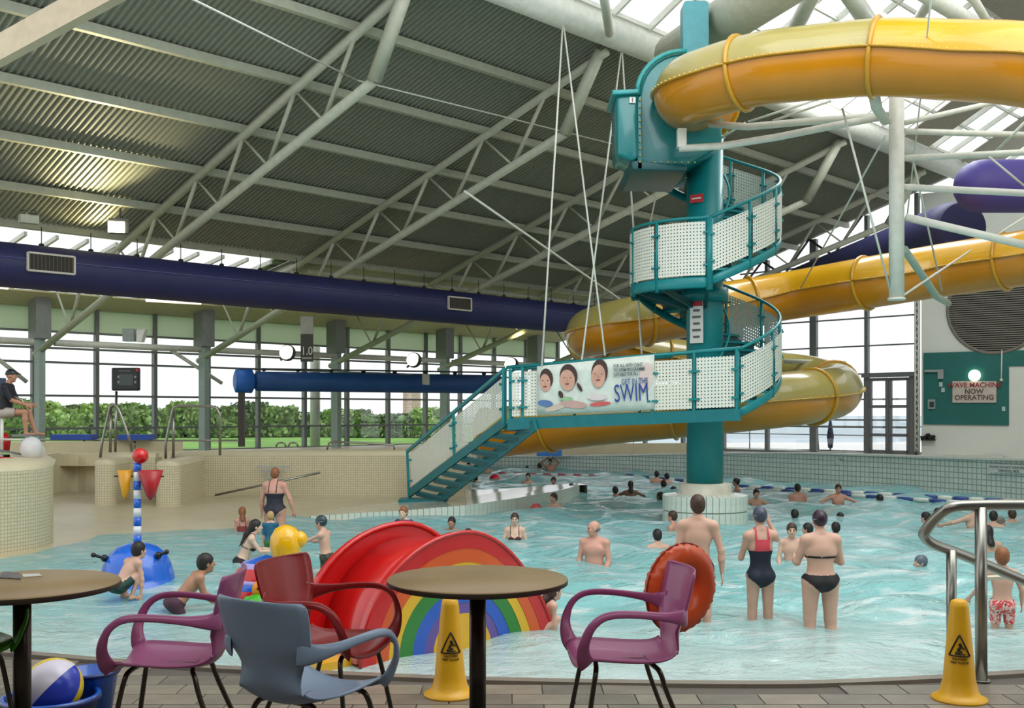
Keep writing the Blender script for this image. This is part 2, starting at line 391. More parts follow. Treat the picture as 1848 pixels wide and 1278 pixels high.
for a, b, lb in ((FL(-.9, 5.1, -4.6), FL(.6, 3.4, -4.6), 'left'), (FL(5.9, 4.7, -4.6), FL(7.4, 3.5, -4.6), 'right'), (FL(2.2, 3.4, -4.6), FL(.7, 5.1, -4.6), 'middle')):
    tag(MB().tube(a, b, .07).build('brace', white_steel), {'left': 'diagonal white brace at the far left window edge', 'right': 'diagonal white brace left of the second column', 'middle': 'diagonal white brace behind the lifeguard'}[lb], 'brace')

# gable facade
def FG(u, z): return Vector((7.4+u, 50.5-u, z))
wg = struct(empty('window_2', FG(3, .7)))
um = [8.69, 7.2, 5.5, 3.9, 2.3, .7, -.9, -2.5, -4.1, -5.0]
def rz_(u): return 7.5+(.411*u if u >= 0 else .2*u)
gz = [.65, 1.75, 2.05, 2.9, 3.95, 5.1, 6.25, 7.4, 8.6]
for u in um:
    struct(MB().box(FG(u, (.7+rz_(u))/2), (.3 if u == 5.5 else .15, .2, rz_(u)-.7), rz=-math.pi/4).build('mullion', grey_steel, wg))
for z in gz:
    u0 = -5 if z < 6.4 else (z-7.4)/.411 if z > 7.4 else -4.5
    struct(MB().bar(FG(u0, z), FG(8.69, z), .08, .06).build('transom', grey_steel, wg))
for b, a in zip(um[:-1], um[1:]):
    for z0, z1 in zip([.65, 2.9, 5.1], [2.9, 5.1, 6.4]):
        struct(MB().slab([FG(a, z0), FG(b, z0), FG(b, z1), FG(a, z1)], Vector((.008, .008, 0))).build('pane', clear_glass, wg))
    struct(MB().slab([FG(a, 6.4), FG(b, 6.4), FG(b, rz_(b)), FG(a, max(6.41, rz_(a)))], Vector((.008, .008, 0))).build('pane', clear_glass, wg))
for a, b in (((-.9, 6.5), (.7, 7.7)), ((.7, 6.4), (2.3, 8.4)), ((.7, 7.7), (2.3, 6.4)), ((2.3, 8.4), (3.9, 6.9)), ((2.3, 6.6), (3.9, 9.0)), ((3.9, 7.0), (5.5, 9.7)), ((5.5, 7.5), (3.9, 9.0)), ((5.5, 7.6), (7.2, 10.4)), ((7.2, 8.0), (5.5, 9.7))):
    p, q = FG(*a), FG(*b); struct(MB().tube(p-Vector((.3, .3, 0)), q-Vector((.3, .3, 0)), .05, 8).build('brace', dark_steel, wg))
struct(MB().bar(R(21.4, -5, .1), R(21.4, 0, .1), .12, .25).bar(R(21.4, 0, .12), R(21.4, 9.9, .12), .12, .25).build('trim_1', truss_paint))
# double door in the gable
dr = struct(empty('door_1', FG(7.95, .65)))
dd = mat('grey door frame', (112, 114, 116), .45)
def dbar(u0, z0, u1, z1, w=.12): return MB().bar(FG(u0, z0)-Vector((.12, .12, 0)), FG(u1, z1)-Vector((.12, .12, 0)), w, .12, up=Vector((1, 1, 0)) if abs(z1-z0) > .5 else Vector((0, 0, 1)))
for u in (7.25, 8.6): struct(dbar(u, .65, u, 3.95, .2).build('door_frame', dd, dr))
struct(dbar(7.15, 3.85, 8.7, 3.85, .4).build('door_frame', dd, dr))
for (a, b) in ((7.36, 7.88), (7.96, 8.5)):
    leaf = struct(empty('door_leaf', (0, 0, 0))); leaf.parent = dr
    for u in (a, b): struct(dbar(u, .7, u, 3.75, .14).build('stile', dd, leaf))
    for z in (.78, 1.45, 2.6, 3.7): struct(dbar(a, z, b, z, .12).build('door_rail', dd, leaf))
    struct(MB().slab([FG(a, .75)-Vector((.1,.1,0)), FG(b, .75)-Vector((.1,.1,0)), FG(b, 3.7)-Vector((.1,.1,0)), FG(a, 3.7)-Vector((.1,.1,0))], Vector((.01, .01, 0))).build('pane', clear_glass, leaf))
# ---------------------------------------------------------------- white wall on the right, facing the camera obliquely
wall_paint = mat('light grey wall paint', (222, 224, 216), .6, var=.03, scale=1)
WR0 = P(1663, 820, 41.6); WR1 = P(1930, 828, 38.7); wr_d = (WR1-WR0); wr_d.z = 0; wr_d.normalize(); wr_n = Vector((wr_d.y, -wr_d.x, 0))
def WR(px, py, off=0.0):
    """point on the right-hand wall seen at this pixel"""
    k = (px-CX)/F; s = (k*WR0.y-WR0.x)/(wr_d.x-k*wr_d.y); p = Vector((WR0.x, WR0.y, 0))+wr_d*s
    p.z = CZ-(py-HZ)/F*p.y; return p+wr_n*off
w = MB(); a = Vector((WR0.x, WR0.y, 0)); b = a+wr_d*12
w.slab([a+Vector((0, 0, .3)), b+Vector((0, 0, .3)), b+Vector((0, 0, 11)), a+Vector((0, 0, 11))], -wr_n*.3)
struct(w.build('wall_right', wall_paint))
w = MB().slab([b+Vector((0,0,.3)), b+wr_n*30+Vector((0,0,.3)), b+wr_n*30+Vector((0,0,11)), b+Vector((0,0,11))], wr_d*.3)
struct(w.build('wall_right', wall_paint))
# teal painted board, L-shaped as on the wall
tg = mat('teal wall panel', (22, 104, 98), .5, var=.1, scale=.8)
pan = MB().slab([WR(1667, 766, .02), WR(1821, 768, .02), WR(1821, 661, .02), WR(1900, 660, .02), WR(1900, 631, .02), WR(1667, 637, .02)], wr_n*.04)
po = tag(pan.build('wall_panel', tg), 'teal painted panel covering the lower right wall', 'wall panel')
fan = empty('ventilation_louvre', WR(1790, 625), 'large round grey louvred vent on the right wall above the teal panel', 'vent')
cen = WR(1797, 556, .05); rr_ = 1.72; lv = mat('grey louvre', (120, 116, 106), .5)
m = MB(); ringp = [cen+wr_d*(rr_*math.cos(a_))+Vector((0, 0, rr_*math.sin(a_))) for a_ in [2*math.pi*k/48 for k in range(48)]]
m.path(ringp, .06, 8, closed=True); m.build('rim', lv, fan)
m = MB().slab([p-wr_n*.04 for p in ringp], wr_n*.02); m.build('backing', mat('dark recess', (50, 48, 44), .8), fan)
for k in range(-20, 21):
    h = k*.083; l = math.sqrt(max(0, rr_**2-h*h))-.02
    if l < .2: continue
    MB().bar(cen-wr_d*l+Vector((0, 0, h)), cen+wr_d*l+Vector((0, 0, h)), .05, .045).build('slat', lv, fan)
sg = empty('notice_sign', WR(1760, 727, .06), 'pale notice board with red lettering on the teal panel', 'sign')
MB().slab([WR(1720, 727, .07), WR(1799, 727, .07), WR(1799, 688, .07), WR(1720, 688, .07)], wr_n*.05).build('board', mat('pale board', (196, 184, 174), .5), sg)
redt = mat('dull red print', (150, 50, 50), .5); rotw = (math.pi/2, 0, math.atan2(wr_d.y, wr_d.x))
for s_, py in (('WAVE MACHINE', 695.5), ('NOW', 707), ('OPERATING', 718)):
    text(s_, .27, WR(1759, py, .13), rotw, redt if py < 700 else mat('dark print', (84, 62, 60), .5), sg, .005, xs=.95)
lamp = empty('wall_lamp', WR(1760, 678, .1), 'round glowing wall lamp above the pale notice board', 'lamp')
MB().ell(WR(1760, 678, .16), (.22, .1, .22), 18, 10, axes=(wr_d, wr_n, Vector((0, 0, 1)))).build('globe', mat('lit globe', (255, 250, 225), .4, emit=(255, 248, 220), estr=3), lamp)
MB().lathe([(.14, 0), (.14, .06)], (0, 0, 0), 16).build('back_plate', grey_steel, None).name = 'back_plate'
bp_ = bpy.data.objects['back_plate']; bp_.parent = lamp; bp_.location = -wr_n*.1; bp_.rotation_euler = (math.pi/2, 0, math.atan2(wr_d.y, wr_d.x))
tag(MB().slab([WR(1670, 668, .06), WR(1704, 667, .06), WR(1704, 684, .06), WR(1694, 684, .06), WR(1694, 672, .06), WR(1670, 672, .06)], wr_n*.12).build('wall_bracket', mat('pale grey casing', (150, 158, 156), .5)), 'pale grey L-shaped cable casing at the left of the teal panel', 'casing')
cb = empty('control_box', WR(1682, 738, .06), 'small grey framed control box low on the teal panel', 'control box')
MB().slab([WR(1676, 738, .06), WR(1689, 738, .06), WR(1689, 721, .06), WR(1676, 721, .06)], wr_n*.08).build('housing', mat('pale grey casing', (150, 158, 156)), cb)
MB().slab([WR(1679, 735, .15), WR(1687, 735, .15), WR(1687, 725, .15), WR(1679, 725, .15)], wr_n*.01).build('screen', mat('dark teal screen', (30, 60, 60)), cb)
for q, (x, y, l) in enumerate(((1699, 694, 'tiny pale switch above the small square fitting on the teal panel'), (1703, 704, 'small square pale fitting left of the notice board'), (1812, 738, 'small pale fitting at the lower right of the teal panel'))):
    tag(MB().slab([WR(x-3, y+4, .06), WR(x+3, y+4, .06), WR(x+3, y-4, .06), WR(x-3, y-4, .06)], wr_n*.06).build('switch', mat('pale switch', (176, 200, 196))), l, 'switch')
pc = empty('pull_cord', WR(1809, 686, .1), 'thin white pull cord hanging over the teal panel', 'cord')
MB().tube(WR(1809, 632, .1), WR(1808, 684, .1), .025, 6).build('cord', white_p, pc); MB().ell(WR(1808, 686, .1), .06).build('knob', white_p, pc)
bs = MB()
for k, (x, y) in enumerate(((1667, 790), (1673, 788), (1679, 790), (1685, 788), (1676, 785), (1671, 791), (1682, 791))): bs.ell(WR(x, y, .12), (.11, .07, .07), 8, 5)
sp_ = empty('sponge_caddy', WR(1676, 793, .1), 'small black wall rack on the white wall below the teal panel', 'rack')
bs.build('contents', black, sp_); MB().slab([WR(1664, 792, .03), WR(1689, 792, .03), WR(1689, 795, .03), WR(1664, 795, .03)], wr_n*.2).build('shelf', black, sp_)
# lattice mast beside the wall
ms = empty('lattice_mast', WR(1659, 815, .3), 'slim white lattice mast where windows meet the right wall', 'mast')
A_, B_ = WR(1656, 815, .4), WR(1662, 815, .4)
for q in (A_, B_): MB().tube(q, q+Vector((0, 0, 6.8)), .035, 8).build('chord', white_steel, ms)
z = MB()
for k in range(28): z.tube((A_ if k % 2 else B_)+Vector((0, 0, .24*k)), (B_ if k % 2 else A_)+Vector((0, 0, .24*(k+1))), .02, 5)
z.build('lacing', white_steel, ms)

# ---------------------------------------------------------------- outside: lawn, sea, hedge trees, tower
struct(MB().add([(-90, 30, .85), FL(-9, .85, -5.3), FL(TEND, .85, -5.3)+Vector((0, .6, 0)), (5, 64, .85), (12, 120, .85), (-90, 120, .85)], [(0, 1, 2, 3, 4, 5)]).build('lawn', mat('lawn', (120, 170, 70), .9, var=.3, scale=.3)))
struct(MB().add([(-4000, 100, -14), (4000, 40, -14), (4000, 5500, -14), (-4000, 5500, -14)], [(0, 1, 2, 3)]).build('sea', mat('hazy sea', (176, 192, 200), .6, var=.02, scale=.01)))
leafm = [mat('leaf green a', (128, 158, 88), .6, var=.4, scale=1.2), mat('leaf green b', (158, 186, 112), .6, var=.4, scale=1.2), mat('leaf green c', (112, 140, 92), .6, var=.4, scale=1.2)]
bark = mat('bark', (96, 84, 66), .8)
hedge = [(20, 728, 4.5, 0), (74, 732, 5.0, 1), (122, 752, 5, 1), (180, 744, 5, 1), (230, 742, 5, 0), (282, 748, 5, 0), (335, 744, 5, 1), (395, 744, 5, 0), (452, 746, 5, 2), (505, 746, 5, 0), (560, 752, 5, 2), (612, 750, 5, 1), (668, 758, 5, 0), (720, 766, 5, 2), (775, 752, 5, 1), (150, 742, 9, 2), (255, 740, 9, 2), (480, 744, 9, 2), (640, 752, 9, 2)]
HL = ['bushy green tree outside, directly behind the lifeguard', 'bushy tree outside just right of the lifeguard legs', 'bushy light tree outside above the left blue float mat', 'bushy tree outside left of the pool clock pole',
      'bushy tree outside right behind the pool clock pole', 'bushy tree outside above the right blue float mat', 'bushy light tree outside behind the wide grab rail', 'bushy tree outside just left of the dark post of the blue duct',
      'dark bushy tree outside just right of the dark post', 'bushy tree outside below the depth sign', 'dark bushy tree outside left of the round white column', 'light bushy tree outside right of the round white column',
      'bushy tree outside between the round white column and the brick tower', 'low dark bushy tree at the foot of the brick tower', 'light bushy tree outside behind the lower stair flight',
      'taller dark tree in the back row left of the clock', 'taller dark tree in the back row right of the clock', 'taller dark tree in the back row above the hoop rails', 'taller dark tree in the back row right of the white column']
for k, (px, top, back, mi) in enumerate(hedge):
    d = 60+back+random.uniform(-1.5, 1.5); b = P(px, 0, d); b.z = .85; H = CZ+(HZ-top)*d/F+random.uniform(.2, .7)-b.z
    root = empty('hedge_tree', b, HL[k], 'tree', 'hedge trees beyond the lawn')
    rnd = random.Random(k); m = MB()
    for q in range(26):
        zz = rnd.uniform(.25, H*.88); rad = 1.35*(1-.35*(zz/H)**2); a_ = rnd.uniform(0, 6.28); s_ = rnd.uniform(.25, .45)
        m.ell(b+Vector((rad*math.cos(a_)*rnd.random()**.5, rad*math.sin(a_)*rnd.random()**.5, zz)), (s_, s_, s_*.8), 6, 4)
    for q in range(1300):
        a_0 = rnd.uniform(0, 6.28); zz = rnd.uniform(.1, H); rad = (1.5+.4*math.sin(a_0*3+q%7)+.25*math.sin(zz*4+q%5))*(1-.55*(zz/H)**2.5)*rnd.uniform(.8, 1.12); a_ = rnd.uniform(0, 6.28); c_ = b+Vector((rad*math.cos(a_), rad*math.sin(a_), zz)); s_ = rnd.uniform(.1, .24)
        u_ = Vector((rnd.uniform(-1, 1), rnd.uniform(-1, 1), rnd.uniform(-1, 1))).normalized(); v_ = u_.cross(Vector((rnd.uniform(-1, 1), .3, .5))).normalized()
        m.add([c_-u_*s_, c_+v_*s_*.6, c_+u_*s_, c_-v_*s_*.6], [(0, 1, 2, 3)])
    m.build('foliage', leafm[mi], root); MB().path([b, b+Vector((.05, 0, H*.5))], [.12, .07], 8).build('trunk', bark, root)
tw = empty('brick_tower', P(742, 780, 70), 'faded brick tower outside behind the hedge, right of the white column', 'tower')
bm_ = tile_mat('faded brick', (206, 170, 158), (214, 200, 190), .5, .2, .03, .8, .5)
tp = MB(); c0 = P(742, 0, 70); c0.z = .85
for k, (ww, z0, z1) in enumerate(((.9, .85, 3.6),)): tp.strip([(c0.x-.55, c0.y), (c0.x+.55, c0.y)], .85, 4.2, 1.0)
tp.build('shaft', bm_, tw); MB().box(c0+Vector((0, .5, 3.55)), (1.3, 1.2, .7)).build('head', bm_, tw)
wc = FL(11.35, .9, -5.9)
tag(MB().tube(wc, wc+Vector((0, 0, 5)), .22, 16).build('round_column', white_steel), 'round white column standing just outside the windows below the blue tube', 'column')
# railing and things on the terrace outside right
rg = empty('terrace_railing', FG(3, .6)+Vector((2, 2, 0)), 'thin terrace railing seen outside the gable windows', 'railing')
for z in (1.35, 1.75): MB().tube(FG(-4, z)+Vector((2, 2, 0)), FG(8.5, z)+Vector((2, 2, 0)), .025, 6).build('rail', grey_steel, rg)
for u in (-3, -.5, 2, 4.5, 7): MB().tube(FG(u, .5)+Vector((2, 2, 0)), FG(u, 1.75)+Vector((2, 2, 0)), .03, 6).build('post', grey_steel, rg)
fp = empty('furled_parasol', FG(5.4, .62)+Vector((1.2, 1.2, 0)), 'furled navy parasol on a pole outside the gable windows', 'parasol')
MB().tube(FG(5.4, .62)+Vector((1.2, 1.2, 0)), FG(5.4, 2.2)+Vector((1.2, 1.2, 0)), .04, 8).build('pole', white_steel, fp)
MB().path([FG(5.4, .8)+Vector((1.2, 1.2, 0)), FG(5.4, 1.3)+Vector((1.2, 1.2, 0)), FG(5.4, 2.1)+Vector((1.2, 1.2, 0))], [.1, .16, .04], 10).build('canopy', mat('dark navy fabric', (38, 38, 80), .6), fp)
wp = empty('weathered_pole', FG(5.0, .62)+Vector((1.2, 1.2, 0)), 'thin pole with a small red tag outside, left of the furled parasol', 'pole')
MB().path([FG(5.0, .62)+Vector((1.2, 1.2, 0)), FG(5.0, 1.4)+Vector((1.15, 1.2, 0)), FG(4.95, 2.0)+Vector((1.2, 1.2, 0))], .04, 8).build('pole', truss_paint, wp)
MB().box(FG(4.95, 1.8)+Vector((1.15, 1.15, 0)), (.22, .03, .14)).build('red_tag', red_p, wp)
struct(MB().add([FG(-4, .62)+Vector((.1, .1, 0)), FG(11, .62)+Vector((.1, .1, 0)), FG(11, .62)+Vector((3, 3, 0)), FG(-4, .62)+Vector((3, 3, 0))], [(0, 1, 2, 3)]).build('terrace', mat('terrace paving', (190, 190, 184), .7)))
# ---------------------------------------------------------------- pool deck, cafe floor, basin, water
edge_px = [(-500, 1132), (-200, 1160), (59, 1180), (200, 1192), (452, 1208), (880, 1226), (1340, 1233), (1580, 1228), (1848, 1213), (2050, 1196), (2400, 1165)]
edge = [G(x, y, .05) for x, y in edge_px]
def edgeY(x):
    for a, b in zip(edge[:-1], edge[1:]):
        if a.x <= x <= b.x: return a.y+(b.y-a.y)*(x-a.x)/(b.x-a.x)
    return edge[0].y if x < edge[0].x else edge[-1].y
dk = struct(empty('floor', (0, 7, 0)))
poly = [(-12, 5.2), (12, 5.2)]+[(p.x, p.y) for p in reversed(edge)]
MBd = MB().prism(poly, -.6, .035); struct(MBd.build('slab', deck_grout, dk))
tmats = [mat('deck tile %s' % n, c, .4, var=.14, scale=5, bump=.2) for n, c in (('a', (116, 108, 97)), ('b', (104, 98, 88)), ('c', (126, 118, 104)))]
tme = [mesh_of(MB().box((0, 0, 0), (.49, .29, .03)), 'tile', m) for m in tmats]
r_ = 0; y = 8.15
while y < 10.4:
    x = -6+(.25 if r_ % 2 else 0)
    while x < 6:
        if y+.16 < edgeY(x)-.1: struct(piece('tile', tme[random.randrange(3)], (x, y, .035), dk))
        x += .5
    y += .3; r_ += 1
cp = MB()
nose = smooth_pts([(p.x, p.y, .045) for p in edge], 6)
for a, b in zip(nose[:-1], nose[1:]): cp.bar(Vector(a)-Vector((0, .05, 0)), Vector(b)-Vector((0, .05, 0)), .12, .05)
struct(cp.build('edge_coping', mat('coping', (120, 112, 100), .45), dk))
cf = MB().prism([(-8, -3), (8, -3), (8, 5.5), (-8, 5.5)], -.6, .8)
struct(cf.build('floor', mat('cafe floor vinyl', (120, 112, 104), .4)))
cs = mat('cafe ceiling', (120, 118, 112), .8)
struct(MB().prism([(-9, -3), (9, -3), (9, 5.9), (-9, 5.9)], 5.0, 5.2).build('ceiling', cs))
struct(MB().box((0, -3, 2.6), (18, .2, 5.2)).build('wall_front', cs)); struct(MB().box((-9, 1.4, 2.6), (.2, 9, 5.2)).build('wall_left', cs)); struct(MB().box((9, 1.4, 2.6), (.2, 9, 5.2)).build('wall_right', cs))
# basin floor: shallow by the edge, deeper beyond
def depth(x, y):
    if y < 13: d = .1+.08*max(0, y-9)
    else: d = .42+.22*(y-13)
    if x < -2.2: d = min(d, .34+.02*max(0, y-13)) if x < -3 else d*(x+3)/.8+min(d, .4)*(-2.2-x)/.8
    return min(max(d, .06), 1.2)
xs = np.linspace(-26, 20, 47); ys = np.linspace(8.6, 48, 60)
bm_v = [(x, y, -depth(x, y)) for y in ys for x in xs]
bm_f = [(j*47+i, j*47+i+1, (j+1)*47+i+1, (j+1)*47+i) for j in range(59) for i in range(46)]
struct(MB().add(bm_v, bm_f, True).build('pool_floor', mat('pale aqua pool floor', (186, 214, 206), .4)))
wm = bpy.data.materials.new('pool water'); wm.use_nodes = True; nt = wm.node_tree; nt.nodes.clear()
N_ = nt.nodes.new; L_ = nt.links.new
o_ = N_('ShaderNodeOutputMaterial'); tr_ = N_('ShaderNodeBsdfTransparent'); tr_.inputs[0].default_value = (.72, .93, .92, 1)
df = N_('ShaderNodeBsdfDiffuse'); gl = N_('ShaderNodeBsdfGlossy'); gl.inputs['Roughness'].default_value = .06
m1 = N_('ShaderNodeMixShader'); m1.inputs[0].default_value = .68; m2 = N_('ShaderNodeMixShader')
fr = N_('ShaderNodeFresnel'); fr.inputs[0].default_value = 1.31
geo = N_('ShaderNodeNewGeometry'); sx = N_('ShaderNodeSeparateXYZ'); L_(geo.outputs['Position'], sx.inputs[0])
mr_ = N_('ShaderNodeMapRange'); mr_.inputs[1].default_value = 9; mr_.inputs[2].default_value = 22; L_(sx.outputs[1], mr_.inputs[0])
rp = N_('ShaderNodeValToRGB'); e_ = rp.color_ramp.elements
e_[0].color = (*lin((208, 224, 220)), 1); e_[1].color = (*lin((158, 218, 220)), 1)
k_ = rp.color_ramp.elements.new(.35); k_.color = (*lin((146, 208, 208)), 1)
L_(mr_.outputs[0], rp.inputs[0])
# foam and bubbles on the surface; pale streaks also paint in white glints
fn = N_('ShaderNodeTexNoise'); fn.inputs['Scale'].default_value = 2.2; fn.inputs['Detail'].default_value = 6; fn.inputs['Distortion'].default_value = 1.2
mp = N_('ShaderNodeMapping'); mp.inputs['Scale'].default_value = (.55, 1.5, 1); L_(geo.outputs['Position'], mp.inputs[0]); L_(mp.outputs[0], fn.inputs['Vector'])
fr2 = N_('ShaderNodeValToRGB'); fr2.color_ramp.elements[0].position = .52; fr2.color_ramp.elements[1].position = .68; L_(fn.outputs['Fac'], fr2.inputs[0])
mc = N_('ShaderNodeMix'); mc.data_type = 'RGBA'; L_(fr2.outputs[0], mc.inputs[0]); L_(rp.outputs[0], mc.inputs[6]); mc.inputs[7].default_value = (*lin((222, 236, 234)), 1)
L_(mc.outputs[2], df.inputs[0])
bn = N_('ShaderNodeTexNoise'); bn.inputs['Scale'].default_value = 3.2; bn.inputs['Detail'].default_value = 5; bn.inputs['Roughness'].default_value = .6; bn.inputs['Distortion'].default_value = .8
mp2 = N_('ShaderNodeMapping'); mp2.inputs['Scale'].default_value = (.8, 1.3, 1); L_(geo.outputs['Position'], mp2.inputs[0]); L_(mp2.outputs[0], bn.inputs['Vector'])
bp2 = N_('ShaderNodeBump'); bp2.inputs['Strength'].default_value = .6; bp2.inputs['Distance'].default_value = .12; L_(bn.outputs['Fac'], bp2.inputs['Height'])
for n_ in (df, gl, fr): L_(bp2.outputs[0], n_.inputs['Normal'])
L_(tr_.outputs[0], m1.inputs[1]); L_(df.outputs[0], m1.inputs[2]); L_(fr.outputs[0], m2.inputs[0]); L_(m1.outputs[0], m2.inputs[1]); L_(gl.outputs[0], m2.inputs[2]); L_(m2.outputs[0], o_.inputs[0])
NY, NX = 330, 300
yy = 8.9*np.exp(np.linspace(0, math.log(48/8.9), NY)); gx = np.linspace(-1, 1, NX); V = np.zeros((NY, NX, 3))
V[..., 1] = yy[:, None]; V[..., 0] = gx[None]*(yy[:, None]*.56+1.5)
rg_ = np.random.RandomState(3); H = np.zeros((NY, NX))
for k in range(46):
    lam = rg_.uniform(.45, 3.2); a_ = rg_.normal(1.2, .75); ph = rg_.uniform(0, 6.28)
    H += .0075*lam**.9*np.sin(2*math.pi/lam*(V[..., 0]*math.cos(a_)+V[..., 1]*math.sin(a_))+ph)
V[..., 2] = H*np.clip((yy[:, None]-9)/5+.25, .25, 1.0)*np.clip(.18+(V[..., 0]+6)/7, .12, 1)
fs = [(j*NX+i, j*NX+i+1, (j+1)*NX+i+1, (j+1)*NX+i) for j in range(NY-1) for i in range(NX-1)]
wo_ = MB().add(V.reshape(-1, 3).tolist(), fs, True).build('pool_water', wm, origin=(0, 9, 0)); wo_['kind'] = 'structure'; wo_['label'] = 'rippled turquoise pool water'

# ---------------------------------------------------------------- beach, beige walls, upper floor
def line(pp, z): return [G(x, y, z) for x, y in pp]
wlp = [(-700, 1050), (-300, 1030), (0, 1009), (100, 985), (165, 970), (310, 957), (403, 953), (462, 944), (518, 938), (600, 932), (720, 927), (845, 922)]
back = [Vector((-22, 24, .2)), Vector((-20, 27.5, .2)), P(105, 0, 30), P(330, 0, 28.2), P(735, 0, 28.2), P(850, 0, 28.0)]
fr_ = line(wlp, -.0)
m = MB(); bl = smooth_pts([tuple(v) for v in fr_], 4); 
vs = []; n = len(bl)
for i, p in enumerate(bl):
    q = i/(n-1); bx = -24+q*(22.9); by = 26+3*min(1, q*3)
    f = Vector(p); b_ = Vector((bx, by, .2)); dv = (f-b_); dv.z = 0; dv.normalize()
    vs += [f+dv*1.2+Vector((0, 0, -.12)), f+Vector((0, 0, .012)), f.lerp(b_, .4)+Vector((0, 0, .06)), Vector((b_.x, b_.y, .17))]
m.add(vs, [(i*4+k, (i+1)*4+k, (i+1)*4+k+1, i*4+k+1) for i in range(n-1) for k in range(3)], True)
struct(m.build('beach_floor', beach_mat))
# tiled walkway spit between beach and deep pool, with upright kerb tiles
spit = [G(560, 936, 0), G(640, 934, 0), G(720, 934, 0), G(840, 931, 0), G(930, 922, 0), G(1010, 908, 0), G(1045, 897, 0)]
zt = [.05, .1, .15, .24, .3, .33, .33]
kt = tile_mat('white kerb tile', (206, 214, 202), (120, 132, 124), .125, .4, .014, .25)
sw = struct(empty('trim_2', spit[3]))
m = MB().strip([(p.x, p.y) for p in spit], -.5, [z-.015 for z in zt], .25); struct(m.build('kerb_core', mat('kerb grout', (156, 166, 158), .6), sw))
wt = mat('white glazed tile', (208, 216, 204), .2)
acc = .0
for i in range(len(spit)-1):
    a, b = Vector((spit[i].x, spit[i].y, 0)), Vector((spit[i+1].x, spit[i+1].y, 0)); L = (b-a).length; d = (b-a)/L; nn = Vector((d.y, -d.x, 0))
    k = int(L/.135); w_ = L/k
    for q in range(k):
        f = (q+.5)/k; z1 = zt[i]+(zt[i+1]-zt[i])*f; c = a+d*(L*f)+nn*.005
        me = mesh_of(MB().box((0, 0, 0), (w_-.014, .02, z1+.12)), 'tile', wt)
        struct(piece('tile', me, (c.x, c.y, (z1-.12)/2), sw, rz=math.atan2(d.y, d.x)))
top = [Vector((p.x, p.y, z)) for p, z in zip(spit, zt)]
topb = [Vector((-3.2, 28.5, .17)), Vector((-2.4, 28.5, .17)), Vector((-1.5, 29, .2)), Vector((.2, 29.4, .25)), Vector((1, 29.8, .3)), Vector((1.9, 30.2, .33)), Vector((2.1, 29.4, .33))]
m = MB().add(top+topb, [(i, i+1, 7+i+1, 7+i) for i in range(6)]); m.add([v-Vector((0, 0, .7)) for v in topb]+topb, [(i, i+1, 7+i+1, 7+i) for i in range(6)])
struct(m.build('spit_floor', mat('wet pale floor', (196, 192, 172), .12, var=.1, scale=1)))
# deck beyond the walls
struct(MB().add([(-40, 27.5, .9), (-5, 29.0, .9), (-.9, 29.4, .9), (-1.6, 43.5, .9), FL(TEND, .9, -5), FL(-9, .9, -5)], [(0, 1, 2, 3, 4, 5)]).build('floor', beige_smooth))
# beige tiled walls
def bwall(name, pts, z0, z1, th=.45, m_=None, side=1):
    o = struct(MB().strip(pts, z0, z1, th, side=side).build(name, m_ or beige_tile)); return o
def xy(px, d): v = P(px, 0, d); return (v.x, v.y)
bwall('wall_left', [xy(318, 27.5), xy(500, 27.6), xy(735, 27.5), xy(841, 27.3)], -.1, [1.18, 1.2, 1.22, .9])
struct(MB().path([Vector((*xy(310, 27.75), 1.2)), Vector((*xy(735, 27.75), 1.24)), Vector((*xy(841, 27.5), .93))], .12, 10).build('trim_3', beige_smooth))
bwall('wall_left', [xy(841, 27.35), xy(850, 30.5)], -.1, .9, .3)
bwall('wall_left', [xy(200, 26.4), xy(280, 26.4)], -.1, 1.22, .5)
struct(MB().path([Vector((*xy(196, 26.6), 1.22)), Vector((*xy(284, 26.6), 1.22))], .14, 10).build('trim_4', beige_smooth))
def pier(px0, px1, d, ztop, lb, long=3.2):
    a, b = Vector((*xy(px0, d), 0)), Vector((*xy(px1, d), 0)); w_ = (b-a).length; r = w_/2; c = (a+b)/2
    prof = []; K = 16; line_ = []
    for k in range(K+1):
        t = math.pi+math.pi*k/K; line_.append((c.x+r*math.cos(t)*1.0, c.y+r+r*math.sin(t)))
    line_ = [(line_[0][0]-.25, line_[0][1]+long)]+line_+[(line_[-1][0]-.25, line_[-1][1]+long)]
    root = struct(empty('wall_left', (c.x, c.y, 0)))
    struct(MB().strip(line_, -.2, ztop-.08, .2).build('tiled_face', beige_tile, root))
    m = MB(); n_ = len(line_)
    ring0 = [Vector((p[0], p[1], ztop-.08)) for p in line_]; cc = sum(ring0, Vector())/n_
    ring1 = [p.lerp(Vector((cc.x, p.y, p.z)), .08)+Vector((0, 0, .07)) for p in ring0]; ring2 = [p.lerp(Vector((cc.x, p.y, p.z)), .3)+Vector((0, 0, .11)) for p in ring0]
    m.add(ring0+ring1+ring2, [(j*n_+i, j*n_+i+1, (j+1)*n_+i+1, (j+1)*n_+i) for j in range(2) for i in range(n_-1)], True); m.add(ring2, [tuple(range(n_))], False)
    struct(m.build('rounded_cap', beige_smooth, root)); return root
pier(165, 203, 25.0, 1.2, 'l'); pier(275, 320, 24.7, 1.18, 'r')
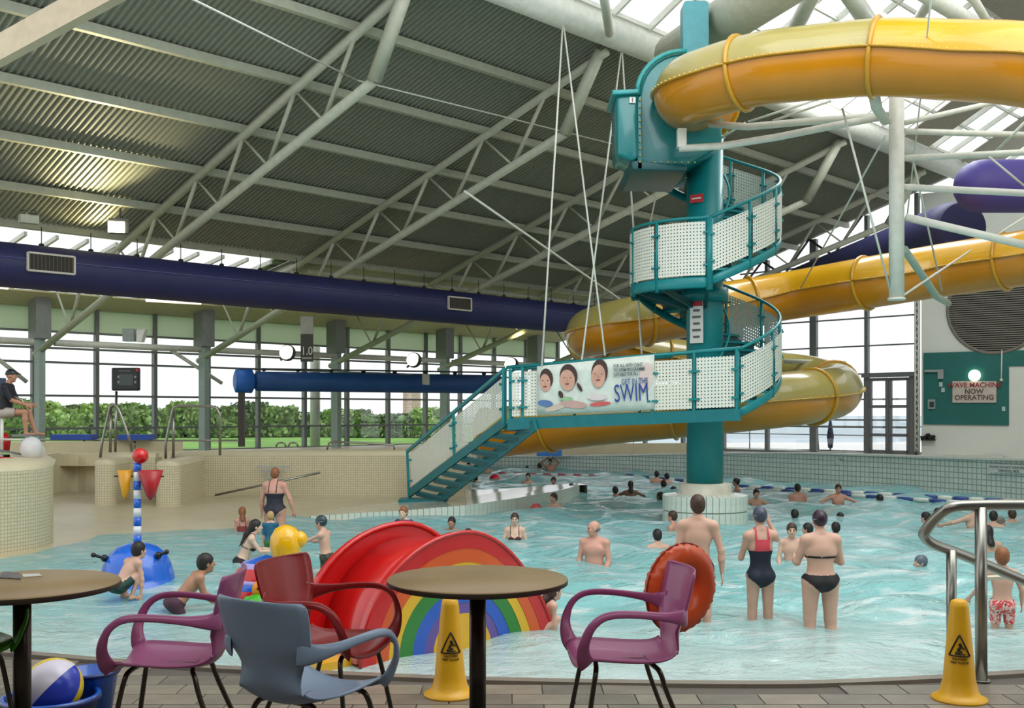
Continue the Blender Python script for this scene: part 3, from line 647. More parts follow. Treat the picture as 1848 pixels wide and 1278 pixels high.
# big rounded pier at the far left and the curving smooth wall behind the passage
lp = [(-14.5, 15.6), (-11.5, 15.9), (-9.6, 16.3), (-8.9, 16.7), (-8.35, 17.3), (-8.1, 18.0), (-8.2, 18.8), (-8.6, 19.6), (-9.6, 21.5)]
lp2 = smooth_pts(lp, 5); struct(MB().strip([tuple(p) for p in lp2], -.2, 1.38, .3).build('wall_left', beige_tile))
m = MB(); r0 = [Vector((p[0], p[1], 1.38)) for p in lp2]; r1 = [Vector((p[0]*.985-.12, p[1]+.1, 1.5)) for p in lp2]; r2 = [Vector((p[0]-1.2, p[1]+1, 1.52)) for p in lp2]; K = len(r0)
m.add(r0+r1+r2, [(j*K+i, j*K+i+1, (j+1)*K+i+1, (j+1)*K+i) for j in range(2) for i in range(K-1)], True); struct(m.build('trim_5', beige_smooth))
st = MB()
for k, (z, off) in enumerate(((.62, .35), (.35, .8))):
    q = [(p[0]+off*.2, p[1]-off) for p in lp[:4]]; st.strip(q, -.2, z, off+.3)
struct(st.build('wall_left', beige_tile))
cw = smooth_pts([xy(60, 27), xy(105, 28.6), xy(135, 29.3), xy(165, 29.2), xy(235, 29.4), xy(300, 30.5), xy(420, 31.5), xy(560, 32), xy(700, 33), xy(840, 34)], 4)
struct(MB().strip([tuple(p) for p in cw], 0, [1.25]*5+[1.22]*(len(cw)-5), .3).build('wall_left', beige_smooth))
struct(MB().strip([xy(20, 30), xy(150, 31), xy(330, 32.5)], .5, 1.5, .3).build('wall_left', beige_smooth))
# ---------------------------------------------------------------- far tiled pool wall and deck behind it
fw_px = [(700, 846), (860, 846), (1000, 848), (1100, 852), (1200, 857), (1300, 862), (1450, 872), (1600, 882), (1750, 895), (1900, 908), (2150, 930)]
fw = [G(x, y, 0) for x, y in fw_px]; fz = [.5, .5, .52, .62, .74, .85, .97, 1.0, 1.03, 1.08, 1.12]
gt = tile_mat('grey glazed pool wall tile', (208, 220, 212), (150, 162, 156), .16, .16, .014, .25)
struct(MB().strip([(p.x, p.y) for p in fw], -.6, fz, .3).build('wall_back', gt))
m = MB()
for i in range(len(fw)-1): m.bar(Vector((fw[i].x, fw[i].y+.15, fz[i]+.03)), Vector((fw[i+1].x, fw[i+1].y+.15, fz[i+1]+.03)), .34, .06)
struct(m.build('trim_6', mat('pale coping', (210, 212, 204), .3)))
dp = [(p.x, p.y+.2, min(z, .62)) for p, z in zip(fw, fz)]
struct(MB().add(dp+[(30, 30, .62), (30, 62, .62), (-1.6, 60, .62), (-3, 46, .5)], [tuple(range(len(dp)+4))]).build('floor', mat('wet terrace floor', (196, 192, 178), .15)))
bwall('wall_back', [xy(860, 46), xy(1060, 47), xy(1260, 47.5)], .4, .98, .3, beige_smooth)
m = MB(); tz = .62
struct(MB().slab([FL(TEND, .3, -5.2), FG(11, .3), FG(11, .72), FL(TEND, .72, -5.2)], Vector((.2, .2, 0))).build('baseboard_back', white_steel))
for a_, b_, c_, lb in (((1508, 828), (1582, 828), (1510, 833), 'l'), ((1782, 840), (1860, 842), (1784, 848), 'r')):
    d_ = 34.2 if lb == 'l' else 29.0; s_ = empty('wall_notice', P(a_[0], a_[1]+6, d_-.25), 'faint white notice strip on the grey tiled pool wall '+('below the doors' if lb == 'l' else 'at the right edge'), 'sign')
    p0 = P(a_[0], 826 if lb == 'l' else 838, d_-.1); p1 = P(b_[0], 827 if lb == 'l' else 840, d_-1.0 if lb == 'l' else d_-1.1)
    hh = Vector((0, 0, -.22)); n2 = Vector((-.5, -.8, 0)).normalized()*.03
    MB().slab([p0, p1, p1+hh, p0+hh], n2).build('board', mat('faded white board', (198, 204, 200), .4), s_)
    for q, tx in enumerate(('PLEASE DO NOT DIVE FROM', 'THE POOL SIDE')):
        text(tx, .085, (p0+p1)/2+Vector((0, 0, -.07-.1*q))+n2*1.5, (math.pi/2, 0, math.atan2(p1.y-p0.y, p1.x-p0.x)), mat('grey print', (90, 96, 100)), s_, .002)

# ---------------------------------------------------------------- teal column on its tiled plinth
C = Vector((P(1272, 0, 22.7).x, 22.7, 0))
pl = empty('column_plinth', C, 'round white tiled plinth standing in the pool under the teal column', 'plinth')
MB().lathe([(.885, -.8), (.885, .56)], C, 48).build('core', mat('plinth grout', (120, 134, 128), .6), pl)
for row, (z0, z1) in enumerate(((-.06, .25), (.26, .56))):
    for k in range(42):
        a = 2*math.pi*k/42; me = None
        if row == 0 and k == 0 or k == 0: cur = mesh_of(MB().box((0, 0, 0), (.122, .02, z1-z0-.012)), 'tile', wt)
        piece('tile', cur, C+Vector((.895*math.cos(a), .895*math.sin(a), (z0+z1)/2)), pl, rz=a+math.pi/2)
for k in range(42):
    a = 2*math.pi*k/42
    if k == 0: cur = mesh_of(MB().add([(-.06, -.14, -.02), (.06, -.14, -.02), (.04, .14, .02), (-.04, .14, .02), (-.06, -.14, -.05), (.06, -.14, -.05), (.04, .14, -.04), (-.04, .14, -.04)], [(0, 1, 2, 3), (7, 6, 5, 4), (0, 4, 5, 1), (1, 5, 6, 2), (2, 6, 7, 3), (3, 7, 4, 0)]), 'sloping_tile', wt)
    piece('sloping_tile', cur, C+Vector((.76*math.cos(a), .76*math.sin(a), .6)), pl, rz=a+math.pi/2)
MB().lathe([(.7, .5), (.6, .6), (.56, .66), (.56, .83), (.38, .84)], C, 40).build('collar', mat('cream collar', (206, 200, 182), .4), pl)
tcn_ = empty('slide_tower_column', C+Vector((0, 0, .84)), 'thick round teal column carrying the spiral stair', 'column')
MB().lathe([(.39, .84), (.39, 8.6)], C, 40).build('shaft', teal, tcn_)
finc = P(1253, 0, 22.4)
fn_ = MB(); poly = []
for (cx_, cz_, a0) in ((.18, 10.95, 0), (-.18, 10.95, 90)):
    for q in range(5): poly.append((cx_+.09*math.cos(math.radians(a0+q*22.5)), cz_+.09*math.sin(math.radians(a0+q*22.5))))
poly += [(-.27, 8.6), (.27, 8.6)]
fn_.slab([(finc.x+x, 22.2, z) for x, z in poly], (0, .4, 0)); fn_.build('head_fin', mat('pale teal steel', (64, 150, 160), .4), tcn_)
for (x, y0, y1, lb, red) in ((1251, 350, 365, 'small red and white warning sign high on the teal column', 1), (1251, 537, 619, 'tall white notice with a red head on the teal column under the upper platform', 2)):
    zt_ = P(0, y0, 22.3).z; zb_ = P(0, y1, 22.3).z; s_ = empty('column_sign', C+Vector((-.24, -.4, zb_)), lb, 'sign'); w2 = .15
    cx_ = C.x-.24; yv = C.y-.36; rzz = -.62
    MB().box((cx_, yv, (zt_+zb_)/2), (w2*2, .02, zt_-zb_), rz=rzz).build('board', white_p if red == 2 else mat('sign red', (190, 40, 44)), s_)
    if red == 2:
        MB().box((cx_-.006, yv-.012, zt_-.1), (w2*1.8, .01, .16), rz=rzz).build('red_band', mat('sign red', (190, 40, 44)), s_)
        for q in range(5): MB().box((cx_-.006, yv-.012, zt_-.27-.14*q), (w2*(1.3 if q % 2 else 1), .008, .05), rz=rzz).build('print_block', mat('grey print', (90, 96, 100)), s_)
    else: MB().box((cx_-.006, yv-.012, (zt_+zb_)/2), (w2*1.4, .01, .03), rz=rzz).build('white_line', white_p, s_)

# ---------------------------------------------------------------- stair: perforated panels
pm = bpy.data.materials.new('white perforated panel'); pm.use_nodes = True; nt = pm.node_tree; b_ = nt.nodes['Principled BSDF']
b_.inputs['Base Color'].default_value = (*lin((222, 224, 212)), 1); b_.inputs['Roughness'].default_value = .4
uvn = nt.nodes.new('ShaderNodeUVMap'); vm = nt.nodes.new('ShaderNodeVectorMath'); vm.operation = 'SCALE'; vm.inputs[3].default_value = 1/.068
fr3 = nt.nodes.new('ShaderNodeVectorMath'); fr3.operation = 'FRACTION'; sb = nt.nodes.new('ShaderNodeVectorMath'); sb.operation = 'SUBTRACT'; sb.inputs[1].default_value = (.5, .5, 0)
ln = nt.nodes.new('ShaderNodeVectorMath'); ln.operation = 'LENGTH'; gt_ = nt.nodes.new('ShaderNodeMath'); gt_.operation = 'GREATER_THAN'; gt_.inputs[1].default_value = .2
nt.links.new(uvn.outputs[0], vm.inputs[0]); nt.links.new(vm.outputs[0], fr3.inputs[0]); nt.links.new(fr3.outputs[0], sb.inputs[0]); nt.links.new(sb.outputs[0], ln.inputs[0]); nt.links.new(ln.outputs['Value'], gt_.inputs[0]); nt.links.new(gt_.outputs[0], b_.inputs['Alpha'])
MATS['perf'] = pm
def panel(parent, pts, h0, h1, inset=.03):
    """perforated sheet standing on a 3D bottom line; UV in metres"""
    pts = [Vector(p) for p in pts]; m = MB(); L = 0
    for i in range(len(pts)-1):
        l = (pts[i+1]-pts[i]).length; a, b = pts[i], pts[i+1]; z0, z1 = Vector((0, 0, h0)), Vector((0, 0, h1))
        u = [(L, h0), (L+l, h0), (L+l, h1), (L, h1)]
        m.add([a+z0, b+z0, b+z1, a+z1], [(0, 1, 2, 3)], False, [u]); L += l
    o = m.build('perforated_panel', pm, parent); return o
SP = empty('spiral_stair', C+Vector((0, 0, 2.4)), 'teal spiral stair with white perforated panels winding up the teal column', 'staircase')
RO = 1.58
def cyl(th, r, z): a = math.radians(th); return Vector((C.x+r*math.cos(a), C.y+r*math.sin(a), z))
def flight(t0, t1, z0, posts, rate):
    zf = lambda t: z0+rate*(t-t0)
    n = int(round((t1-t0)/15.5)); da = (t1-t0)/n
    for k in range(n):
        a0 = t0+k*da; z = z0+rate*da*(k+1)
        m = MB(); vs = [cyl(a0-3, .36, z), cyl(a0-2, RO, z), cyl(a0+da/2, RO, z), cyl(a0+da, RO, z), cyl(a0+da, .36, z)]
        m.slab(vs, (0, 0, -.05)); m.build('tread', teal, SP)
        MB().slab([cyl(a0, .36, z-.05), cyl(a0, RO, z-.05), cyl(a0, RO, z-.2), cyl(a0, .36, z-.2)], (cyl(a0+90, .02, 0)-C)).build('riser', mat('dark teal steel', (14, 84, 88), .4), SP)
    pts = lambda a, b, r: [cyl(a+(b-a)*q/6, r, zf(a+(b-a)*q/6)) for q in range(7)]
    for a, b in zip(posts[:-1], posts[1:]):
        pn = panel(SP, pts(a+2, b-2, RO+.03), .1, 1.02)
        for s_, aa in ((1, a+2), (-1, b-2)):
            for hh in (.3, .85): MB().box(cyl(aa, RO+.03, zf(aa)+hh), (.09, .09, .035), rz=math.radians(aa)).build('clip', teal, pn)
    for a in posts: MB().tube(cyl(a, RO, zf(a)-.18), cyl(a, RO, zf(a)+1.2), .035, 8).build('post', teal, SP)
    K = int((t1-t0)/8); MB().path([cyl(t0+(t1-t0)*q/K, RO, zf(t0+(t1-t0)*q/K)+1.2) for q in range(K+1)], .035, 8).build('handrail', teal, SP)
    MB().path([cyl(t0+(t1-t0)*q/K, RO+.0, zf(t0+(t1-t0)*q/K)-.08) for q in range(K+1)], [(.03, .09)]*(K+1), 8, ups=Vector((0, 0, 1))).build('stringer', teal, SP)
    K = int((t1-t0)/10); MB().path([cyl(t0+(t1-t0)*q/K, .52, zf(t0+(t1-t0)*q/K)+.95) for q in range(K+1)], .025, 8).build('inner_handrail', teal, SP)
ZL, ZU = 2.42, 5.07
flight(-76, 148, ZL, [-76, -40, -6, 28, 62, 95, 125], .0118)
flight(-97, 112, ZU, [-97, -66, -36, -5, 26, 58, 90], .012)
# upper platform
sect = [cyl(a, RO, ZU) for a in range(148, 265, 5)]; sect_in = [cyl(a, .38, ZU) for a in range(263, 147, -5)]
MB().slab(sect+sect_in, (0, 0, -.06)).build('platform', teal, SP)
K = 16; MB().path([cyl(148+115*q/K, RO, ZU-.1) for q in range(K+1)], [(.03, .12)]*(K+1), 8, ups=Vector((0, 0, 1))).build('edge_beam', teal, SP)
MB().path([cyl(148+115*q/K, RO, ZU+1.2) for q in range(K+1)], .035, 8).build('handrail', teal, SP)
for a, b in ((160, 190), (190, 222), (222, 262)):
    pn = panel(SP, [cyl(a+2+(b-a-4)*q/6, RO+.03, ZU) for q in range(7)], .04, 1.12)
    for aa in (a+2, b-2):
        for hh in (.25, .9): MB().box(cyl(aa, RO+.03, ZU+hh), (.09, .09, .035), rz=math.radians(aa)).build('clip', teal, pn)
for a in (160, 190, 222, 263): MB().tube(cyl(a, RO, ZU-.25), cyl(a, RO, ZU+1.2), .04 if a < 260 else .07, 8).build('post', teal, SP)
for a in (-98, -138, -172, 165): MB().bar(cyl(a, .38, ZU-.45), cyl(a, RO-.1, ZU-.12), .06, .12).build('bracket', mat('dark teal steel', (14, 84, 88), .4), SP)
MB().lathe([(.5, ZU-.35), (.5, ZU-.05)], C, 32).build('hub_ring', teal, SP)
# landing walkway
WK = empty('stair_walkway', P(1100, 760, 21.8), 'teal walkway with perforated panels leading from the spiral to the lower stair flight', 'walkway')
WA, WB = P(918, 755, 22.5), P(1332, 737, 21.15)
def W(s, h=0): v = WA.lerp(WB, s); v.z += h; return v
hr0, hr1 = P(918, 663, 22.5).z-WA.z, P(1332, 629, 21.15).z-WB.z
def hr(s): return hr0+(hr1-hr0)*s
bd = Vector((.06, 1, 0)).normalized()*1.15
MB().slab([W(0), W(1), W(1)+bd, W(0)+bd], (0, 0, -.05)).build('deck_plate', teal, WK)
MB().bar(W(-.005, -.13), W(1.01, -.13), .07, .24).build('edge_beam', mat('walkway teal', (16, 112, 118), .4), WK)
MB().bar(W(0, -.13)+bd, W(1, -.13)+bd, .07, .24).build('edge_beam', mat('walkway teal', (16, 112, 118), .4), WK)
ps = [0, .055, .64, .815, .995]
def sx_(px): return min(1, max(0, (px-918)/(1332-918)))
posts = [920, 944, 1183, 1256, 1329]
for px in posts: s = sx_(px); MB().bar(W(s, -.22), W(s, hr(s)), .07, .05, up=Vector((1, 0, 0))).build('post', teal, WK)
MB().tube(W(-.01, hr0), W(1.01, hr1), .04, 8).build('handrail', teal, WK)
MB().tube(W(0, hr0)+bd, W(.75, hr(.75))+bd, .035, 8).build('handrail', teal, WK)
for s in (0, .3, .6): MB().tube(W(s)+bd, W(s, hr(s))+bd, .03, 8).build('post', teal, WK)
for a, b in zip(posts[:-1], posts[1:]):
    s0, s1 = sx_(a+4), sx_(b-4); pn = panel(WK, [W(s0)-Vector((0, .04, 0)), W(s1)-Vector((0, .04, 0))], .03, hr(s0)-.12)
    for px in (a+4, b-4):
        for hh in (.22, hr0-.3): MB().box(W(sx_(px), hh)-Vector((0, .06, 0)), (.13, .04, .045)).build('clip', teal, pn)
# banner hung on the walkway
BN = empty('swim_banner', W(.38, 0)-Vector((0, .1, 0)), 'white banner with three young swimmers and blue SWIM lettering hung on the walkway rail', 'banner')
def BP(px, py, off=0): return P(px, py, W(sx_(px)).y-.09-off)
q = MB(); nb = 12; rows = 5; vs = []
for j in range(rows+1):
    for i in range(nb+1):
        s = i/nb; x = 969+(1181-969)*s; yt = 661+(640-661)*s; yb = 748+(739-748)*s; y_ = yt+(yb-yt)*j/rows
        vs.append(BP(x, y_)+Vector((0, .012*math.sin(i*1.7+j), 0)))
q.add(vs, [(j*(nb+1)+i, (j+1)*(nb+1)+i, (j+1)*(nb+1)+i+1, j*(nb+1)+i+1) for j in range(rows) for i in range(nb)], True)
bo = q.build('cloth', mat('banner vinyl', (214, 222, 212), .45), BN); sm_ = bo.modifiers.new('thick', 'SOLIDIFY'); sm_.thickness = .008
def disc(name, px, py, rx, ry, m_, off, tilt=0, n=18, fn=None):
    pts = []
    for k in range(n):
        a = 2*math.pi*k/n; x, y = rx*math.cos(a), ry*math.sin(a); x, y = x*math.cos(tilt)-y*math.sin(tilt), x*math.sin(tilt)+y*math.cos(tilt)
        pts.append(BP(px+x, py+y, off))
    return MB().slab(pts[::-1], (0, .003, 0)).build(name, m_, BN)
skp = mat('printed skin', (206, 158, 138), .5, var=.12, scale=9); hp = mat('printed brown hair', (66, 44, 38), .5); pk = mat('printed pale arm', (206, 186, 172), .5)
lipm = mat('printed lips', (150, 70, 66), .5); gp = mat('printed shadow brown', (120, 78, 66), .5)
for (x, y, rx, ry, tl) in ((985, 688, 11, 20, -.1), (1025, 683, 15, 23, -.12), (1081, 676, 14, 25, .05)):
    disc('hair_print', x+1.2, y-5, rx+.8, ry-2, hp, .03, tl); disc('face_print', x-1, y+3, rx-1.5, ry-4, skp, .036, tl)
    for sx2 in (-.4, .4): disc('eye_print', x-1+sx2*rx, y-1, 1.6, .9, gp, .041)
    disc('nose_print', x-1.2, y+4, 1.0, 3.0, mat('printed nose', (190, 134, 116), .5), .041); disc('mouth_print', x-1.5, y+10, 4, 1.6, lipm, .041, -.1)
disc('plait_print', 1046, 699, 3, 9, hp, .037, -.5); disc('hair_print', 1012, 712, 4, 7, hp, .037, -.4)
disc('arm_print', 1005, 735, 22, 5, pk, .030, -.3); disc('arm_print', 1035, 730, 24, 7, mat('printed pink arm', (196, 160, 150)), .032, .1)
disc('shirt_print', 984, 728, 14, 6, mat('printed blue shirt', (86, 122, 170)), .033, .1); disc('shirt_print', 1022, 720, 12, 4, mat('printed green collar', (150, 190, 150)), .034)
disc('stripe_print', 1083, 729, 19, 4, mat('printed red stripe', (206, 92, 92)), .034, -.1); disc('shirt_print', 1078, 717, 18, 6, mat('printed white shirt', (216, 206, 206)), .032)
disc('pink_patch', 1166, 680, 12, 26, mat('printed pale pink', (222, 200, 192)), .026, .1)
rb_ = (math.pi/2, 0, math.atan2(WB.y-WA.y, WB.x-WA.x)+.0)
def btext(s, px, py, size, m_, xs=1, tilt=.05): o = text(s, size, BP(px, py, .05), (math.pi/2, -tilt, rb_[2]), m_, BN, .003, xs=xs, align='LEFT'); return o
pg = mat('banner grey print', (70, 76, 84), .5); pb_ = mat('banner blue print', (24, 66, 142), .5)
btext('FOR ALL WITH CAN\'T', 1107, 661, .1, pg, .62); btext('TO SWIM PROGRAMME', 1107, 669, .1, pg, .62); btext('SUITABLE FOR ALL', 1107, 677, .1, pg, .62)
btext('GET IN THE', 1121, 690, .17, mat('banner pale blue print', (80, 108, 150)), .62); btext('SWIM', 1108, 712, .52, pb_, .55)
# lower flight
LF = empty('lower_stair_flight', P(770, 905, 26.4), 'lower teal stair flight with two long perforated panels ending on the beige floor', 'staircase')
FA, FB = P(912, 757, 22.7), P(738, 890, 26.6)      # panel side, top to foot
NA, NB = P(966, 762, 22.2), P(790, 902, 26.0)      # near side
tt_ = mat('walkway teal', (16, 112, 118), .4)
MB().bar(NA+Vector((0, 0, -.05)), NB+Vector((0, 0, -.02)), .06, .26).build('stringer', tt_, LF)
MB().bar(FA+Vector((0, 0, -.05)), FB+Vector((0, 0, -.02)), .06, .2).build('stringer', tt_, LF)
for k in range(10):
    s = (k+.5)/10; a, b = FA.lerp(FB, s), NA.lerp(NB, s); dd_ = (FB-FA); dd_.z = 0; dd_.normalize()
    MB().slab([a-dd_*.16, b-dd_*.16, b+dd_*.18, a+dd_*.18], (0, 0, -.05)).build('tread', tt_, LF)
    MB().slab([a-dd_*.16+Vector((0, 0, -.05)), b-dd_*.16+Vector((0, 0, -.05)), b-dd_*.16+Vector((0, 0, -.14)), a-dd_*.16+Vector((0, 0, -.14))], dd_*.02).build('riser', mat('dark teal steel', (14, 84, 88), .4), LF)
RA, RB = P(912, 666, 22.7), P(735, 815, 26.6)
MB().bar(RA, RB, .07, .07).build('handrail', teal, LF)
for s in (0.0, .49, 1.0):
    a, b = FA.lerp(FB, s), RA.lerp(RB, s); MB().bar(a+Vector((0, 0, -.12)), b, .09 if s > .3 else .06, .06, up=Vector((1, 0, 0))).build('post', teal, LF)
MB().bar(WA+Vector((-.12, .1, -.1)), Vector((WA.x-.12, WA.y+.1, RA.z+.02)), .05, .05, up=Vector((1, 0, 0))).build('post', teal, LF)
for s0, s1 in ((.03, .47), (.51, .97)):
    m = MB(); a, b, c, d = FA.lerp(FB, s0), FA.lerp(FB, s1), RA.lerp(RB, s1), RA.lerp(RB, s0)
    dz = Vector((0, 0, .12)); L = (b-a).length
    m.add([a+dz, b+dz, c-dz*1.1, d-dz*1.1], [(0, 1, 2, 3)], False, [[(0, 0), (L, 0), (L, 1.0), (0, 1.0)]]); pn = m.build('perforated_panel', pm, LF)
    for s_ in (s0, s1):
        for h in (.25, .75): p = FA.lerp(FB, s_).lerp(RA.lerp(RB, s_), h); MB().box(p-Vector((0, .03, 0)), (.13, .05, .05)).build('clip', teal, pn)
MB().box(P(765, 903, 26.2)+Vector((0, 0, -.0)), (1.2, .7, .09)).build('base_plate', tt_, LF)
# ---------------------------------------------------------------- yellow tube slide
YL = empty('yellow_tube_slide', P(1450, 560, 24), 'long yellow enclosed water slide looping from the teal pod down to the pool', 'water slide')
def ytub(name, c, var=.05, tr=0): m = mat(name, c, .28, coat=.5, var=var, scale=1.5); return m
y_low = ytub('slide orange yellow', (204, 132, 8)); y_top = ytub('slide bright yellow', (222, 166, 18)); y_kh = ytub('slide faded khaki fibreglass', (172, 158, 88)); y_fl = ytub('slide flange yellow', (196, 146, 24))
cpts = [(1280, 190, 22.2), (1243, 178, 21.3), (1246, 162, 20.4), (1290, 146, 19.7), (1370, 125, 19.1), (1450, 115, 18.8), (1580, 104, 18.3), (1700, 108, 17.7), (1848, 117, 16.9), (1990, 150, 16.6), (2150, 230, 17.8), (2190, 330, 20), (2090, 410, 22.6),
        (1950, 445, 23.8), (1848, 466, 24.4), (1700, 488, 25.8), (1580, 508, 26.4), (1440, 531, 28.2), (1330, 549, 28.4), (1240, 563, 27.6), (1140, 582, 27.0), (1088, 594, 27.4), (1064, 604, 28.6), (1082, 620, 30.4), (1150, 638, 31.4),
        (1250, 655, 31.8), (1350, 668, 31.6), (1440, 680, 30.8), (1490, 692, 29.2), (1510, 702, 27.4), (1492, 712, 25.9), (1430, 720, 25.0), (1330, 731, 25.0), (1200, 744, 25.4), (1080, 757, 26.2), (980, 770, 27.0), (880, 783, 27.8)]
C3 = [np.array(P(*p)) for p in cpts]; fine = smooth_pts(C3, 8)
top_m = {}
cum = [0]
for a, b in zip(fine[:-1], fine[1:]): cum.append(cum[-1]+float(np.linalg.norm(b-a)))
segs = []; s0 = 0; Ls = 3.3; idx = [0]
for i, c_ in enumerate(cum):
    if c_-cum[idx[-1]] > Ls and len(fine)-1-i > 4: idx.append(i)
# put a ring joint exactly over the hanging mast
tgt = min(range(len(fine)), key=lambda i: abs(fine[i][0]-P(1580, 0, 18.3).x)+abs(fine[i][1]-18.3))
j = min(range(1, len(idx)), key=lambda k: abs(idx[k]-tgt)); idx[j] = tgt
idx.append(len(fine)-1); RS = .65
def ringframe(i):
    a = Vector(fine[max(0, i-1)]); b = Vector(fine[min(len(fine)-1, i+1)]); d = (b-a).normalized(); x = d.cross(Vector((0, 0, 1))).normalized(); return Vector(fine[i]), d, x, x.cross(d).normalized()
def half(i0, i1, a0, a1, r, n=14):
    m = MB(); vs = []
    for i in range(i0, i1+1):
        p, d, x, y = ringframe(i)
        for k in range(n+1):
            t = a0+(a1-a0)*k/n; vs.append(p+x*(r*math.cos(t))+y*(r*math.sin(t)))
    K = n+1; m.add(vs, [(i*K+k, (i+1)*K+k, (i+1)*K+k+1, i*K+k+1) for i in range(i1-i0) for k in range(n)], True); return m
for si, (i0, i1) in enumerate(zip(idx[:-1], idx[1:])):
    if i0 == i1: continue
    midpx = (CX+F*fine[(i0+i1)//2][0]/fine[(i0+i1)//2][1]); midy = HZ-F*(fine[(i0+i1)//2][2]-CZ)/fine[(i0+i1)//2][1]
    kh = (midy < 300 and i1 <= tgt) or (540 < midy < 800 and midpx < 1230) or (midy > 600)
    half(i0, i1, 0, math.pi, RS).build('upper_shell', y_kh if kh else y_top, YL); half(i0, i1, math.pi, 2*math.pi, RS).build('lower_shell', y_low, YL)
    for s_ in (1, -1):
        pts = []; bolts = MB()
        for i in range(i0, i1+1):
            p, d, x, y = ringframe(i); pts.append(p+x*(s_*(RS+.03)))
            bolts.ell(pts[-1]+x*(s_*.02)+y*.02, .022, 6, 4); 
        MB().path(pts, [(.045, .022)]*len(pts), 8, ups=Vector((0, 0, 1))).build('seam_flange', y_fl, YL)
        bo = bolts.build('seam_bolts', mat('bolt', (220, 190, 90), .3, .4), YL); bo['kind'] = 'stuff'
    p, d, x, y = ringframe(i0)
    m = MB().path([p+x*((RS+.02)*math.cos(2*math.pi*k/28))+y*((RS+.02)*math.sin(2*math.pi*k/28)) for k in range(28)], .045, 8, closed=True); m.build('ring_flange', y_fl, YL)
p, d, x, y = ringframe(len(fine)-1)
MB().path([p+x*((RS+.01)*math.cos(2*math.pi*k/28))+y*((RS+.01)*math.sin(2*math.pi*k/28)) for k in range(28)], .05, 8, closed=True).build('exit_rim', y_fl, YL)
# white service rails seen above the back of the lower loop
for (a, b, lb) in ((P(1410, 640, 31.0), P(1475, 648, 30.6), 'short white bracket rail above the lower slide loop'), (P(1415, 652, 30.2), P(1525, 656, 29.0), 'longer white bracket rail above the lower slide loop')):
    tag(MB().tube(a, b, .07, 8).build('slide_support', white_steel), lb, 'slide support')
# pod at the top
PD = empty('slide_start_pod', P(1200, 308, 21.6), 'teal moulded slide start pod with a side box above the spiral stair', 'slide pod')
def pod(poly, d0, d1, name, m_, bev=.05):
    o = MB().slab([P(x, y, d0) for x, y in poly][::-1], (0, d1-d0, 0)).build(name, m_, PD); b = o.modifiers.new('bevel', 'BEVEL'); b.width = bev; b.segments = 3; b.limit_method = 'ANGLE'
    for f in o.data.polygons: f.use_smooth = True
    return o
teal_g = mat('teal glossy fibreglass', (14, 120, 122), .25, coat=.3, var=.06)
arc = [(1152, 172)]+[(1232-78*math.cos(math.radians(a)), 172-78*math.sin(math.radians(a))) for a in range(15, 100, 12)]
pod(arc+[(1262, 98), (1296, 130), (1304, 200), (1304, 262), (1240, 300), (1150, 305), (1140, 285)], 21.45, 23.2, 'hood', teal_g, .08)
pod([(1112, 168), (1150, 166), (1152, 284), (1140, 290), (1114, 280)], 21.2, 22.3, 'box', teal_g, .06)
pod([(1105, 162), (1153, 160), (1153, 168), (1105, 171)], 21.1, 22.4, 'box_rim', mat('teal light rim', (40, 150, 152), .3), .02)
pod([(1150, 176), (1158, 172), (1160, 306), (1150, 306)], 21.3, 23.2, 'joint_flange', teal_g, .02)
MB().path([P(1152-0, 172, 21.4)]+[P(1232-84*math.cos(math.radians(a)), 176-84*math.sin(math.radians(a)), 21.4) for a in range(15, 96, 10)], .05, 8).build('hood_flange', mat('teal light rim', (40, 150, 152), .3), PD)
bo = MB()
for k in range(10): bo.ell(P(1155, 180+k*12.5, 21.26), .02, 6, 4)
for k in range(8): bo.ell(P(1170+k*12, 293, 21.42), .02, 6, 4)
q = bo.build('bolts', mat('bolt', (220, 190, 90), .3, .4), PD); q['kind'] = 'stuff'
pod([(1138, 288), (1240, 300), (1240, 308), (1142, 306)], 21.3, 23.4, 'floor_plate', mat('dark teal steel', (14, 84, 88), .4), .02)
MB().slab([P(1136, 170+5, 21.17), P(1147, 175, 21.17), P(1147, 186, 21.17), P(1136, 186, 21.17)], (0, .01, 0)).build('number_plate', white_p, PD)
text('1', .11, P(1141.5, 180.5, 21.15), (math.pi/2, 0, 0), mat('dark print', (84, 62, 60), .5), PD, .002)
bkt = empty('pod_bracket', P(1230, 262, 20.6), 'white bracket under the first yellow bend with a long arm to the hanging mast', 'bracket')
MB().box(P(1230, 250, 20.6), (.17, .17, .36)).build('upright', white_steel, bkt)
MB().path([P(1226, 268, 20.6), P(1300, 264, 20.4), P(1400, 248, 20.2), P(1500, 228, 20.0), P(1585, 212, 19.9)], .07, 10).build('arm', white_steel, bkt)
MB().path([P(1280, 224, 21), P(1350, 229, 20.6), P(1450, 220, 20.3), P(1550, 212, 20.1), P(1612, 208, 19.8)], .07, 10).build('arm', white_steel, bkt)
for a, b in ((P(1350, 220, 21), P(1480, 178, 20.4)), (P(1300, 250, 21.5), P(1345, 222, 21)), (P(1395, 218, 20.5), P(1500, 182, 20))): MB().tube(a, b, .025, 6).build('stay', white_steel, bkt)
MAST = empty('hanging_mast', P(1618, 540, 19.6), 'thick white vertical mast hanging behind the upper yellow tube and carrying the slide arms', 'mast')
MB().tube(P(1618, 120, 19.6), P(1618, 540, 19.6), .138, 20).build('tube', white_steel, MAST)
MB().tube(P(1618, 538, 19.6), P(1618, 542, 19.6), .16, 20).build('end_plate', white_steel, MAST)
